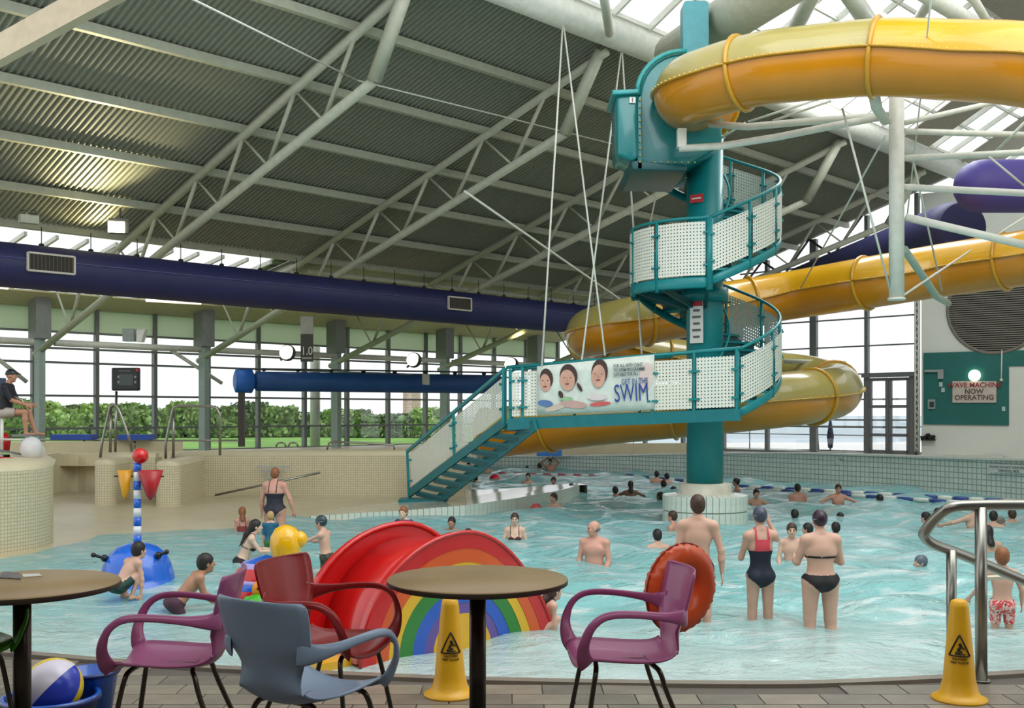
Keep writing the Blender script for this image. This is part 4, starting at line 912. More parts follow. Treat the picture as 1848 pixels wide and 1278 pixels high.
for a, b, r in (((1630, 286, 19.6), (1990, 268, 19), .06), ((1630, 338, 19.6), (2000, 356, 19), .065), ((1634, 392, 19.6), (1960, 468, 19), .075), ((1632, 222, 19.6), (1880, 165, 21), .05), ((1632, 237, 19.6), (1900, 245, 21), .06)):
    MB().tube(P(*a), P(*b), r, 12).build('arm', white_steel, MAST)
MB().path([P(1578, 172, 18.7), P(1582, 195, 19.0), P(1600, 222, 19.5)], [(.1, .04)]*3, 8).build('saddle', white_steel, MAST)
MB().path([P(1632, 450, 19.8), P(1690, 535, 22.5), P(1712, 548, 25)], .075, 8).build('lower_strut', mat('pale sage steel', (156, 176, 164), .4), MAST)
CL = ['stay cable slanting down from the bracket arm to the foot of the hanging mast', 'stay cable running down left from the mast head to the yellow tube', 'stay cable rising right from the mast foot across the yellow tube',
      'thin cable crossing in front of the upper yellow tube', 'thin cable dropping from the upper yellow tube beside the mast', 'stay cable right of the mast ending on a yellow tube bracket', 'short stay cable in front of the violet duct',
      'short stay cable below the violet duct at the right edge', 'stay cable at the right edge under the upper yellow tube']
for a, b, r in (((1520, 195, 19), (1608, 530, 19.6), .022), ((1598, 245, 19.6), (1445, 520, 27), .02), ((1632, 532, 19.6), (1752, 452, 24.5), .022), ((1683, -30, 16), (1661, 180, 19), .016), ((1661, 180, 19), (1636, 400, 22), .014), ((1648, 290, 19.6), (1700, 525, 25), .02), ((1785, 283, 19.2), (1860, 345, 19.5), .02), ((1790, 430, 24), (1860, 385, 24), .025), ((1790, 282, 21), (1865, 205, 20), .03)):
    tag(MB().tube(P(*a), P(*b), r, 6).build('stay_cable', white_steel), CL.pop(0), 'cable')
AP1, AP2 = P(1016, 36, 24.4), P(1122, 84, 26.2)
tag(MB().box(AP1, (.1, .1, .16)).build('cable_shackle', white_steel), 'small white shackle where two hanger cables meet the ridge tube', 'shackle')
for a, b, lb in ((AP1, P(978, 660, 22.2), 'white hanger cable falling almost straight to the left end of the banner'), (AP1, P(1092, 642, 21.8), 'white hanger cable slanting right to the rail above the middle face of the banner'),
                 (AP2, P(1050, 650, 22.0), 'white hanger cable slanting left from the second apex to the banner rail'), (AP2, P(1158, 640, 23), 'white hanger cable dropping past the left side of the upper platform')):
    tag(MB().tube(a, b, .022, 6).build('hanger_cable', white_steel), lb, 'cable')
# ---------------------------------------------------------------- ducts
DU = empty('navy_air_duct', R(5, 3, -3.2), 'long round navy fabric air duct hanging under the eaves in front of the windows', 'air duct')
def D_(t, off=0, up=0): v = Vector((-14.1+t+3, 29+t-3, 5.87)); return v-N1*0+Vector((0, 0, up))+N1*off
pts = [D_(t) for t in (-6, -2, 2, 6, 10, 14, 18, 21)]
pp = [Vector(p) for p in smooth_pts([tuple(p) for p in pts], 5)]
MB().path(pp, .54, 28).build('tube', navy, DU)
for k in range(25):
    t = -3.8+k*.86
    MB().ell(D_(t, 0, .56), (.07, .07, .05), 8, 5).tube(D_(t, 0, .56), D_(t, 0, 1.0), .012, 5).build('hanger', black, DU)
MB().path([D_(t, .54, .12) for t in (-6, 17)], .015, 6).build('seam', mat('navy seam', (74, 76, 128), .5), DU)
for px in (76, 809):
    k_ = (px-CX)/F; t = (k_*26+11.1)/(1-k_); c_ = D_(t, .57, .06); w_, h_ = (.55, .21) if px < 100 else (.5, .2)
    rt_ = empty('vent_grille', c_, 'wide white framed vent grille on the '+('left' if px < 100 else 'middle')+' of the navy duct', 'vent grille')
    for a, b in ((-w_, -h_), (-w_, h_)): MB().bar(c_-E1*w_+Vector((0, 0, b)), c_+E1*w_+Vector((0, 0, b)), .07, .045).build('frame_bar', mat('cream vent frame', (196, 190, 180), .5), rt_)
    for s_ in (-1, 1): MB().bar(c_+E1*w_*s_+Vector((0, 0, -h_)), c_+E1*w_*s_+Vector((0, 0, h_)), .07, .045, up=E1).build('frame_bar', mat('cream vent frame', (196, 190, 180), .5), rt_)
    MB().slab([c_-E1*w_+Vector((0, 0, -h_)), c_+E1*w_+Vector((0, 0, -h_)), c_+E1*w_+Vector((0, 0, h_)), c_-E1*w_+Vector((0, 0, h_))], -N1*.12).build('box', mat('dark recess', (50, 48, 44), .8), rt_)
    for q in range(12): p_ = c_+E1*(w_*(-1+2*(q+.5)/12)); MB().bar(p_+Vector((0, 0, -h_)), p_+Vector((0, 0, h_)), .02, .02, up=E1).build('blade', mat('brown blade', (84, 72, 54)), rt_)
N2 = empty('navy_gable_duct', Vector((12, 30, 6.6)), 'broad dark navy duct running towards the gable windows behind the hanging mast', 'air duct')
MB().path([(11.3, 45.2, 7.35), (11.6, 42, 7.4), (12.0, 35, 7.4), (12.2, 29.2, 7.4), (12.25, 28.6, 7.4)], [.5, .8, .8, .8, .66], 28).build('tube', mat('dark navy fabric', (38, 38, 80), .6, var=.12, scale=1.5), N2)
V2 = empty('violet_duct_elbow', P(1790, 380, 26.2), 'lighter violet round duct with a domed end behind the slide arms on the right', 'air duct')
vp = [P(1768, 336, 26.4)+Vector((x, 0, 0)) for x in (-.6, -.54, -.4, -.18, .1, 1, 2.5, 5)]
MB().path(vp, [.12, .32, .5, .62, .66, .66, .66, .66], 26).build('tube', violet, V2)
BT = empty('blue_duct', P(435, 800, 38), 'medium blue round duct with a capped left end on a dark post', 'air duct')
b0, b1 = P(446, 688, 38), P(900, 694, 42.4); dv = (b1-b0).normalized()
MB().path([b0+dv*.2, b0+dv*.35, b1], [.2, .36, .38], 22).build('tube', mat('blue duct fabric', (24, 78, 140), .5, var=.15, scale=1.5), BT)
MB().path([b0-dv*.45, b0-dv*.4, b0+dv*.15, b0+dv*.28], [.3, .42, .44, .2], 22).build('end_cap', mat('blue duct cap', (28, 100, 190), .4), BT)
MB().path([b0-dv*.3+Vector((0, 0, .45)), b1+Vector((0, 0, .48))], .035, 6).build('rail', dark_steel, BT)
MB().bar(P(436, 705, 37.9), P(436, 806, 37.9), .2, .2, up=Vector((1, 0, 0))).build('post', mat('dark brown post', (66, 60, 52), .5), BT)
for k in range(8): p_ = b0.lerp(b1, k/8+.06)+Vector((0, 0, .42)); MB().ell(p_, (.09, .09, .06), 8, 5).build('hanger', black, BT)
# ---------------------------------------------------------------- lights, speaker, depth sign
glow = mat('lit lamp glass', (255, 244, 200), .4, emit=(255, 240, 190), estr=6)
fl = empty('square_floodlight', P(212, 418, 26), 'bright square floodlight on the eave beam above the navy duct', 'floodlight')
cq = P(212, 410, 25.8); 
MB().box(cq+Vector((0, .1, .04)), (.46, .18, .36), rz=.3).build('housing', dark_steel, fl)
o = MB().box(cq+Vector((-.02, -.02, -.0)), (.38, .05, .27), rz=.3).build('lamp_glass', glow, fl)
MB().bar(cq+Vector((0, .15, .1)), cq+Vector((0, .2, .5)), .04).build('bracket', dark_steel, fl)
def spot_up(name, loc, tgt, power, col, size=1.2):
    d = bpy.data.lights.new(name, 'SPOT'); d.energy = power; d.color = col; d.spot_size = size; d.spot_blend = .7; d.shadow_soft_size = .15
    o = bpy.data.objects.new(name, d); COL.objects.link(o); o.location = loc; o.rotation_euler = (Vector(tgt)-Vector(loc)).to_track_quat('-Z', 'Y').to_euler()
spot_up('uplighter_glow', R(1.9, .35, -.75), R(.9, 1.5), 420, (1, .84, .42), 1.4)
spot_up('uplighter_glow', R(1.3, 1.4, -1.7), R(.5, 3.0), 900, (1, .86, .5), 1.2)
spot_up('uplighter_glow', R(-3.2, 1.8, -.8), R(-2.6, 2.6), 350, (1, .8, .35), 1.3)
for px, d in ((530, 38), (735, 42), (930, 45)):
    v = P(px, 610, d); spot_up('uplighter_glow', v+Vector((0, 0, -.2)), v+Vector((.3, .9, 1.4)), 60, (1, .85, .35), 2.0)
up = empty('twin_uplighter', P(48, 400, 25.5), 'small pale twin lamp box on the eave beam at the far left', 'lamp')
MB().box(P(52, 396, 25.4), (.42, .2, .2), rz=.7).build('housing', truss_paint, up)
for s_ in (-1, 1): MB().lathe([(.05, 0), (.07, .07)], P(52+s_*9, 386, 25.3), 10).build('lamp', chrome, up)
for (x, y, d, lb) in ((517, 636, 39, 'round floodlight left of the depth sign, in front of the windows'), (745, 649, 42, 'round floodlight above the right half of the blue duct'), (921, 657, 44, 'round floodlight just above the top of the lower stair flight')):
    r0 = empty('round_floodlight', P(x-8, y+12, d), lb, 'floodlight')
    MB().ell(P(x, y, d), (.26, .1, .26), 18, 8, axes=(Vector((.95, .3, .1)), Vector((-.3, .95, 0)), Vector((0, 0, 1)))).build('lamp_glass', mat('lit round glass', (250, 246, 225), .4, emit=(255, 245, 215), estr=1.6), r0)
    MB().ell(P(x+2, y+1, d+.12), (.31, .14, .31), 18, 8).build('housing', dark_steel, r0); MB().bar(P(x-2, y+8, d+.1), P(x-11, y+14, d+.1), .08).build('bracket', dark_steel, r0)
tag(MB().box(P(151, 605, 39.5), (.22, .15, .1)).build('small_lamp', mat('lit round glass', (250, 246, 225))), 'tiny lit lamp behind the columns near the left', 'lamp')
sk_ = empty('wall_speaker', P(243, 616, 35.5), 'pale grey loudspeaker pair standing on the long tube left of the depth sign', 'speaker')
MB().box(P(234, 605, 35.5), (.38, .3, .42)).build('cabinet', mat('pale grey casing', (150, 158, 156)), sk_); MB().slab([P(246, 617, 35.3), P(255, 617, 35.3), P(262, 594, 35.3), P(246, 596, 35.3)], (0, .3, 0)).build('horn', white_p, sk_)
for i_, (a, b, d, lb) in enumerate(((264, 362, 34.5, 'long fluorescent tube light under the navy duct'), (-12, 14, 33, 'fluorescent tube light at the left picture edge under the navy duct'))):
    y0, y1 = (542, 547.5) if i_ == 0 else (517, 520)
    r0 = empty('tube_light', P((a+b)/2, y0, d), lb, 'ceiling light'); p0, p1 = P(a, y0, d), P(b, y1, d+1.6 if i_ == 0 else d+.4)
    MB().tube(p0, p1, .05, 10).build('tube', mat('lit tube', (255, 225, 205), .4, emit=(255, 222, 200), estr=1.3), r0); MB().bar(p0+Vector((-.1, 0, .08)), p1+Vector((.2, 0, .08)), .1, .05).build('fitting', white_p, r0)
ds = empty('depth_sign', P(554, 655, 37.5), 'hanging two-tone depth sign reading 1.0 above the blue duct', 'sign')
MB().box(P(554, 587, 37.5), (.45, .08, .62)).build('upper_board', mat('pale grey board', (176, 176, 164), .5), ds); MB().box(P(554, 628, 37.5), (.44, .07, .98)).build('lower_board', mat('dark grey board', (74, 74, 66), .5), ds)
text('1.0', .42, P(554, 634, 37.42), (math.pi/2, 0, 0), mat('sign white print', (226, 224, 212)), ds, .004, xs=.8)
MB().bar(P(554, 645, 37.45), P(554, 648, 37.45), .36, .02, up=Vector((0, 1, 0))).build('white_line', truss_paint, ds)
tag(MB().slab([P(762, 674, 40), P(775, 676, 40), P(775, 695, 40), P(762, 694, 40)], (0, .05, 0)).build('small_notice', mat('pale grey board', (176, 176, 164), .5)), 'small pale notice hanging in front of the blue duct', 'sign')
# scoreboard-like timer on its pole
tm = empty('pool_timer', P(210, 822, 28.4), 'square black pool clock board on a thin pole in front of the windows', 'clock')
c_ = P(227.5, 684.5, 28.4)
o = MB().box(c_, (.75, .16, .62), rz=-.05).build('case', black, tm); b = o.modifiers.new('b', 'BEVEL'); b.width = .04; b.segments = 3
MB().box(c_+Vector((.03, -.085, -.02)), (.4, .012, .3), rz=-.05).build('display', mat('dim display', (58, 66, 66), .3), tm)
for q, (dx, dz) in enumerate(((-.17, .06), (-.17, -.08), (.28, .06), (.28, -.08))): MB().box(c_+Vector((dx, -.09, dz)), (.05, .01, .06), rz=-.05).build('digit_block', mat('pale digit', (140, 146, 146)), tm)
MB().ell(c_+Vector((.32, -.08, .24)), (.05, .02, .06), 10, 6).build('red_lamp', mat('dull red lamp', (190, 30, 40)), tm)
text('POOL CLOCK', .05, c_+Vector((0, -.095, .22)), (math.pi/2, 0, -.05), mat('pale digit', (140, 146, 146)), tm, .002)
MB().tube(P(210, 706, 28.5), P(208, 824, 28.5), .035, 10).build('pole', stainless, tm)
# grab rails on the beige walls
def rail(name, pts, r, lb, cat='handrail', m_=None, extra=()):
    root = empty(name, (pts[0][0], pts[0][1], pts[0][2]) if not isinstance(pts[0], Vector) else pts[0], lb, cat)
    MB().path([Vector(p) for p in pts], r, 10).build('rail_tube', m_ or stainless, root)
    for e in extra: MB().tube(*e, r, 10).build('upright', m_ or stainless, root)
    return root
def ppx(l, d): return [P(x, y, d) for x, y in l]
rail('grab_rail', ppx([(181, 826), (184, 800), (198, 735), (204, 730), (209, 731), (215, 740), (231, 783), (238, 815)], 26.5), .035, 'A-shaped steel grab rail beside the clock pole', extra=[(P(200, 735, 26.6), P(199, 822, 26.6))])
rail('grab_rail', ppx([(299, 828), (299, 800), (311, 742), (315, 734), (322, 733), (380, 733), (391, 737), (397, 748), (397, 822)], 26.5), .035, 'wide steel grab rail right of the clock pole', extra=[(P(313, 738, 26.6), P(313, 826, 26.6))])
rail('barrier_rail', ppx([(0, 793), (90, 794), (200, 794), (330, 795), (430, 795)], 31.5), .03, 'low horizontal steel rail running behind the grab rails', extra=[(P(152, 795, 31.5), P(152, 812, 31.5)), (P(243, 795, 31.5), P(243, 810, 31.5))])
rail('grab_rail', ppx([(590, 812), (594, 799), (604, 797), (710, 803), (712, 812)], 31), .03, 'low steel rail behind the beige wall left of the lower stair')
for k, x in enumerate((498, 520)): rail('hoop_rail', ppx([(x, 806), (x+3, 800), (x+10, 799), (x+16, 801), (x+18, 807)], 33), .03, ('left' if k == 0 else 'right')+' one of two small steel hoops on top of the beige wall')
rail('handrail', [P(388, 894, 27.1), P(578, 853, 27.1)], .03, 'thin sloping handrail fixed to the beige tiled wall')
nt_ = empty('wall_notice', P(492, 866, 27.4), 'pale blue printed notice on the beige tiled wall behind the standing woman', 'sign')
for q, tx in enumerate(('CAUTION SHALLOW WATER', 'CHILDREN MUST BE', 'ACCOMPANIED', 'BY AN ADULT')): text(tx, .085, P(491, 843+q*7.5, 27.42), (math.pi/2, 0, 0), mat('pale blue print', (140, 160, 176)), nt_, .003, xs=.8)
for (a, b, lb) in ((97, 171, 'flat blue float mat on the low rail, left of the clock pole'), (213, 275, 'flat blue float mat on the low rail, right of the clock pole')):
    c_ = P((a+b)/2, 789, 31.5); tag(MB().box(c_, ((b-a)/F*31.5, .5, .16)).build('float_mat', mat('royal blue mat', (24, 70, 160), .5)), lb, 'mat')
# ---------------------------------------------------------------- cafe chairs
CH = [('purple', (150, 66, 118), 'a')]
leg_m = mat('dark chrome leg', (92, 84, 74), .3, .85)
def chair_mesh(col):
    prof = [(.245, .418, .195), (.235, .440, .212), (.19, .452, .225), (.1, .447, .235), (-.02, .438, .232), (-.12, .438, .21), (-.18, .455, .18), (-.215, .50, .158), (-.232, .56, .155), (-.245, .61, .175), (-.258, .66, .212), (-.272, .72, .226), (-.288, .79, .232), (-.298, .83, .228), (-.30, .845, .21)]
    pr = smooth_pts(prof, 3); n = 12; vs = []
    for (y, z, w) in pr:
        for i in range(n+1):
            u = -1+2*i/n; x = w*u; up = .028*u*u*(1 if z < .47 else 0)+0; fwd = .05*u*u*max(0, min(1, (z-.46)/.12))
            dish = -.012*(1-u*u) if z < .47 else 0
            vs.append((x, y+fwd, z+up+dish))
    m = MB(); K = n+1; m.add(vs, [(j*K+i, j*K+i+1, (j+1)*K+i+1, (j+1)*K+i) for j in range(len(pr)-1) for i in range(n)], True); return m
def arm_mesh(s):
    pts = [(.17*s, -.232, .655), (.20*s, -.222, .653), (.24*s, -.19, .656), (.272*s, -.11, .668), (.288*s, 0, .682), (.292*s, .10, .686), (.290*s, .165, .672), (.284*s, .212, .632), (.27*s, .238, .57), (.248*s, .243, .52), (.228*s, .232, .475), (.205*s, .215, .452)]
    rad = [(.052, .005), (.045, .007), (.032, .010), (.021, .011), (.018, .010), (.018, .010), (.018, .010), (.019, .010), (.022, .010), (.028, .010), (.036, .008), (.04, .005)]
    P_ = smooth_pts([p+r for p, r in zip(pts, rad)], 3); pts = [Vector(p[:3]) for p in P_]; rr = [(p[3], p[4]) for p in P_]
    # wide axis runs along the body of the shell: vertical on the back, sideways on the rest
    ups = []
    for p in pts: ups.append(Vector((s*.35, -1, 0)).normalized() if p.y < -.2 else Vector((s*.9, -.45, .2)).normalized() if p.y < -.15 else Vector((s*.9, .1, .55)).normalized() if p.z > .6 else Vector((s*1.0, 0, 0)))
    for i in range(1, len(ups)): ups[i] = (ups[i]*.5+ups[i-1]*.5).normalized()
    ex = []
    m = MB()
    for i, p in enumerate(pts):
        d = (pts[min(i+1, len(pts)-1)]-pts[max(i-1, 0)]).normalized(); nrm = (ups[i]-d*ups[i].dot(d)).normalized(); wd = d.cross(nrm).normalized()
        ra, rb = rr[i]; ex.append([p+wd*(ra*math.cos(a))+nrm*(rb*math.sin(a)) for a in [2*math.pi*k/10 for k in range(10)]])
    vs = [v for r in ex for v in r]; m.add(vs, [(i*10+k, i*10+(k+1) % 10, (i+1)*10+(k+1) % 10, (i+1)*10+k) for i in range(len(ex)-1) for k in range(10)], True); return m
def make_chair(label, c, loc, face):
    m_ = mat('chair shell %d' % c[0], c, .35, coat=.15, var=.03); rz = math.atan2(face[1], face[0])-math.pi/2
    r0 = empty('cafe_chair', loc, label, 'chair', rz=rz)
    s = chair_mesh(c).build('seat_shell', m_, r0, local=True); md = s.modifiers.new('t', 'SOLIDIFY'); md.thickness = .009; md.offset = 0
    for k in (1, -1): arm_mesh(k).build('armrest', m_, r0, local=True)
    for k in (1, -1):
        MB().path(smooth_pts([(.02*k, .15, .428), (.13*k, .165, .426), (.17*k, .175, .40), (.19*k, .195, .30), (.235*k, .245, 0)], 3), .0115, 8).build('leg', leg_m, r0, local=True)
        MB().path(smooth_pts([(.02*k, -.09, .42), (.12*k, -.10, .42), (.155*k, -.12, .395), (.175*k, -.15, .30), (.225*k, -.27, 0)], 3), .0115, 8).build('leg', leg_m, r0, local=True)
    MB().path([(0, .15, .428), (0, -.09, .42)], .011, 8).build('under_frame', leg_m, r0, local=True)
    return r0
def F_(px, d): v = P(px, 0, d); v.z = .8; return v
make_chair('purple plastic armchair facing left, between the left table and the blue grey chair', (168, 88, 136), F_(318, 4.72), (-.995, -.06))
make_chair('blue grey plastic armchair seen from behind in the lower middle left', (136, 158, 184), F_(552, 4.2), (.52, .85))
make_chair('dark red plastic armchair behind the blue grey chair', (150, 30, 30), F_(590, 5.03), (.93, -.37))
make_chair('purple plastic armchair with the orange ring hanging on its back', (168, 84, 136), F_(1131, 4.8), (-.99, -.10))
make_chair('bright green plastic chair mostly hidden behind the left round table', (70, 160, 30), F_(-85, 5.0), (.6, -.8))
# ---------------------------------------------------------------- round tables
top_m = mat('woodgrain laminate table top', (158, 132, 92), .35, var=.12, scale=3)
for px, d, lb, em in ((862, 5.16, 'round wooden topped pedestal table in front of the rainbow slide', (66, 56, 42)), (40, 5.0, 'round wooden topped pedestal table at the left edge with a leaflet on it', (66, 56, 42))):
    c_ = F_(px, d); r0 = empty('cafe_table', c_, lb, 'table')
    MB().lathe([(.40, .712), (.436, .714), (.441, .722), (.441, .736), (.436, .741), (.0005, .741)], c_, 56).build('table_top', top_m, r0)
    MB().lathe([(.425, .708), (.4425, .716), (.4425, .735)], c_, 56, caps=False).build('edge_band', mat('dark edge band', em, .5), r0)
    MB().lathe([(.041, .03), (.041, .70)], c_, 20).build('pedestal', mat('dark bronze pedestal', (74, 66, 58), .3, .7), r0)
    MB().lathe([(.16, .67), (.16, .71)], c_, 20).build('mounting_plate', dark_steel, r0); MB().lathe([(.25, 0), (.25, .012), (.05, .04)], c_, 32).build('foot', dark_steel, r0)
tz = .8+.742
q = MB().add([G(0, 1042, tz), G(40, 1046, tz), G(38, 1034, tz), G(8, 1031, tz)], [(0, 1, 2, 3)]); q = MB().slab([G(-6, 1043, tz+.001), G(38, 1045.5, tz+.001), G(36, 1035, tz+.001), G(8, 1032, tz+.001)], (0, 0, .003))
tag(q.build('leaflet', mat('grey leaflet print', (112, 108, 112), .4, var=.5, scale=40)), 'grey printed leaflet lying on the left round table', 'leaflet')
tag(MB().slab([G(42, 1042, tz), G(76, 1040, tz), G(70, 1036, tz), G(40, 1037, tz)], (0, 0, .003)).build('napkin', white_p), 'small pale paper beside the grey leaflet on the left table', 'paper')
# ---------------------------------------------------------------- wet floor cones
cone_m = mat('cone yellow', (214, 160, 14), .4, var=.04); ink = mat('black print', (28, 24, 18), .5)
def cone(px, pyb, H, rot, lb):
    g = G(px, pyb, .05); r0 = empty('warning_cone', g, lb, 'cone', rz=rot)
    prof = [(.215, .0), (.215, .015), (.17, .035), (.145, .075), (.125, .16), (.072, H*.93), (.062, H*.985), (.04, H)]
    MB().lathe(prof, (0, 0, 0), 28).build('body', cone_m, r0, local=True)
    # warning triangle wrapped on the front
    def on(x, z, off=.004):
        r = .125+(.072-.125)*(z-.16)/(H*.93-.16)+off; a = x/r; return Vector((r*math.sin(a), -r*math.cos(a), z))
    z0, z1, hw = H*.46, H*.67, .085; A, B, Cc = (-hw, z0), (hw, z0), (0, z1)
    def bandline(p, q_, w, name='triangle_line'):
        pts = [on(p[0]+(q_[0]-p[0])*k/6, p[1]+(q_[1]-p[1])*k/6) for k in range(7)]; MB().path(pts, w, 6).build(name, ink, r0, local=True)
    bandline(A, B, .006); bandline(B, Cc, .006); bandline(Cc, A, .006)
    for p, q_, w in (((.0, z0+.10), (.012, z0+.075), .012), ((.012, z0+.075), (-.015, z0+.045), .01), ((-.015, z0+.045), (.02, z0+.03), .008), ((-.03, z0+.03), (.0, z0+.018), .007), ((-.035, z0+.016), (.045, z0+.016), .004), ((.02, z0+.07), (.04, z0+.055), .005)): bandline(p, q_, w, 'falling_figure')
    for q_, tx in enumerate(('CAUTION', 'WET FLOOR')): 
        o = text(tx, .026, (0, 0, 0), (0, 0, 0), ink, None, .001)
        z = z0-.025-.028*q_; r = .125+(.072-.125)*(z-.16)/(H*.93-.16)+.004
        me = o.data
        for v in me.vertices: xx, yy_, zz_ = v.co; a = xx/r; v.co = ((r+zz_)*math.sin(a), -(r+zz_)*math.cos(a), z+yy_)
        o.parent = r0; o.location = (0, 0, 0)
cone(812, 1254, .79, .12, 'yellow wet floor cone standing behind the middle round table')
cone(1731, 1262, .80, -.38, 'yellow wet floor cone in front of the steel handrail at the right')
# ---------------------------------------------------------------- steel handrail at the right
hrl = empty('pool_handrail', P(1770, 1228, 9.05), 'looped steel handrail with two posts at the right pool edge', 'handrail')
MB().path(smooth_pts([P(1930, 911, 9.2), P(1850, 911, 9.15), P(1760, 912, 9.1), P(1716, 916, 9.1), P(1690, 934, 9.2), P(1670, 958, 9.3), P(1668, 968, 9.35), P(1684, 982, 9.4), P(1730, 999, 9.5), P(1800, 1028, 9.6), P(1900, 1070, 9.7)], 4), .047, 12).build('rail_tube', stainless, hrl)
MB().tube(P(1770, 915, 9.1), P(1771, 1229, 9.06), .05, 14).build('post', stainless, hrl); MB().lathe([(.075, 0), (.075, .012)], P(1771, 1229, 9.06), 16).build('base_ring', stainless, hrl)
MB().tube(P(1717, 992, 9.45), P(1717, 1218, 9.45), .044, 14).build('post', stainless, hrl)
tag(MB().slab([P(1782, 1048, 10.4), P(1900, 1044, 10.3), P(1900, 1036, 10.3), P(1782, 1042, 10.4)], (0, .1, 0)).build('crossbar', mat('cream bar', (200, 192, 170))), 'flat cream bar behind the right handrail post', 'bar')
# ---------------------------------------------------------------- rubber ring, beach ball and blue tubs
rg0 = empty('rubber_ring', P(1228, 1145, 5.2), 'orange red inflatable ring hanging on the back of the right purple chair', 'swim ring')
cen = P(1228, 1061, 5.2); ax1 = Vector((.80, .55, -.05)).normalized(); ax2 = Vector((.10, .0, 1)).normalized(); axn = ax1.cross(ax2).normalized()
m = MB(); vs = []; NA_, NB_ = 72, 16; rn = random.Random(5)
for i in range(NA_):
    a = 2*math.pi*i/NA_; dr = ax1*math.cos(a)+ax2*math.sin(a); pk_ = .006*math.sin(i*2.6)*(1 if i % 3 else .3)
    for k in range(NB_):
        b_ = 2*math.pi*k/NB_; rr = .068+(pk_ if math.cos(b_) > .6 else 0); vs.append(cen+dr*(.152+rr*math.cos(b_))+axn*(rr*.85*math.sin(b_)))
m.add(vs, [(i*NB_+k, i*NB_+(k+1) % NB_, ((i+1) % NA_)*NB_+(k+1) % NB_, ((i+1) % NA_)*NB_+k) for i in range(NA_) for k in range(NB_)], True)
m.build('tube', mat('orange red vinyl', (222, 88, 40), .35, var=.1), rg0)
MB().path([cen+ (ax1*math.cos(a)+ax2*math.sin(a))*.222 for a in [2*math.pi*k/60 for k in range(60)]], .004, 6, closed=True).build('weld_seam', mat('dark orange seam', (140, 34, 16)), rg0)
tub = mat('royal blue tub plastic', (20, 84, 176), .3, coat=.3)
t1 = G(88, 1330, .05); t1 = P(92, 0, 7.3); t1.z = .05
r0 = empty('storage_tub', t1, 'low dark blue tub under the beach ball at the lower left', 'tub')
MB().lathe([(.24, 0), (.31, .30), (.33, .31), (.33, .34), (.295, .34), (.23, .02)], t1, 28).build('shell', mat('dark navy tub', (22, 38, 96), .35), r0); MB().path([t1+Vector((.31*math.cos(a), .31*math.sin(a), .33)) for a in [2*math.pi*k/30 for k in range(30)]], .02, 6, closed=True).build('rim', tub, r0)
bc = P(96, 1240, 7.25)
bb = empty('beach_ball', bc-Vector((0, 0, .2)), 'beach ball with white, yellow and blue panels resting in the dark blue tub', 'ball')
for k in range(6):
    a0 = 2*math.pi*k/6+.55; m = MB(); m.lathe([(.198*math.sin(math.pi*j/14), .198*math.cos(math.pi*j/14)) for j in range(15)], (0, 0, 0), 6, caps=False, a0=a0, a1=a0+2*math.pi/6)
    rot = Matrix.Rotation(.75, 4, 'Y') @ Matrix.Rotation(-.3, 4, 'X'); m.v = [tuple(rot @ Vector(v)+bc) for v in m.v]
    m.build('panel', (mat('ball white', (206, 200, 214), .25), mat('ball yellow', (222, 190, 20), .25), mat('ball blue', (40, 60, 170), .25))[[2, 0, 1, 0, 2, 1][k]], bb)
t2 = P(163, 0, 7.65); t2.z = .05
r0 = empty('storage_bin', t2, 'open bright blue bin behind the beach ball at the lower left', 'tub')
MB().lathe([(.13, .0), (.19, .40), (.205, .41), (.205, .43), (.18, .43), (.12, .02)], t2, 28).build('shell', tub, r0)
MB().path([t2+Vector((.195*math.cos(a), .195*math.sin(a), .42)) for a in [2*math.pi*k/30 for k in range(30)]], .016, 6, closed=True).build('rim', mat('dark navy tub', (22, 38, 96), .35), r0)
tag(MB().ell(P(552, 1245, 8.6), (.045, .045, .045), 14, 8).ell(P(545, 1250, 8.58), (.03, .03, .03), 10, 6).build('rubber_duck', yellow_p), 'small yellow toy on the deck seen through the blue grey chair', 'toy')
tag(MB().ell(P(458, 1225, 8.9), (.05, .05, .05), 14, 8).build('toy_ball', mat('amber ball', (196, 130, 20))), 'small amber ball on the deck left of the blue grey chair back', 'ball')
# ---------------------------------------------------------------- rainbow slide
RSL = empty('rainbow_slide', (-.6, 10.6, -.3), 'childrens rainbow slide with a painted arch side and a curved red chute', 'play slide')
ua = Vector((.756, .654, 0)); un = Vector((-.654, .756, 0)); ctr = Vector((-.475, 10.5, 0)); AW, AH = 1.22, 1.16
def arc_pt(f, a, base=-.3, off=0): 
    x = AW*f*math.cos(a); z = AH*f*math.sin(a)**(1 if math.cos(a) <= 0 else 1+.75*f)
    if math.sin(a) <= 0: z = base
    return ctr+ua*x+un*off+Vector((0, 0, z))
cols = [(196, 22, 24), (212, 84, 18), (222, 176, 24), (36, 124, 36), (30, 86, 190), (98, 74, 150)]; fac = [1, .86, .74, .64, .51, .39, .30]
def band(f0, f1, c, name, off, th):
    n = 30; m = MB(); ring = lambda f: [arc_pt(f, math.pi*k/n, off=off) for k in range(n+1)]
    o_, i_ = ring(f0), ring(f1); o_ = [o_[0]+Vector((0, 0, -.35))+ua*.1*f0]+o_+[o_[-1]+Vector((0, 0, -.35))-ua*.1*f0]; i_ = [i_[0]+Vector((0, 0, -.35))]+i_+[i_[-1]+Vector((0, 0, -.35))]
    K = len(o_); vs = o_+i_+[v+un*th for v in o_]+[v+un*th for v in i_]
    fs = []
    for k in range(K-1): fs += [(k, k+1, K+k+1, K+k), (2*K+k, 3*K+k, 3*K+k+1, 2*K+k+1), (k, 2*K+k, 2*K+k+1, k+1), (K+k, K+k+1, 3*K+k+1, 3*K+k)]
    m.add(vs, fs); m.build(name, c, RSL)
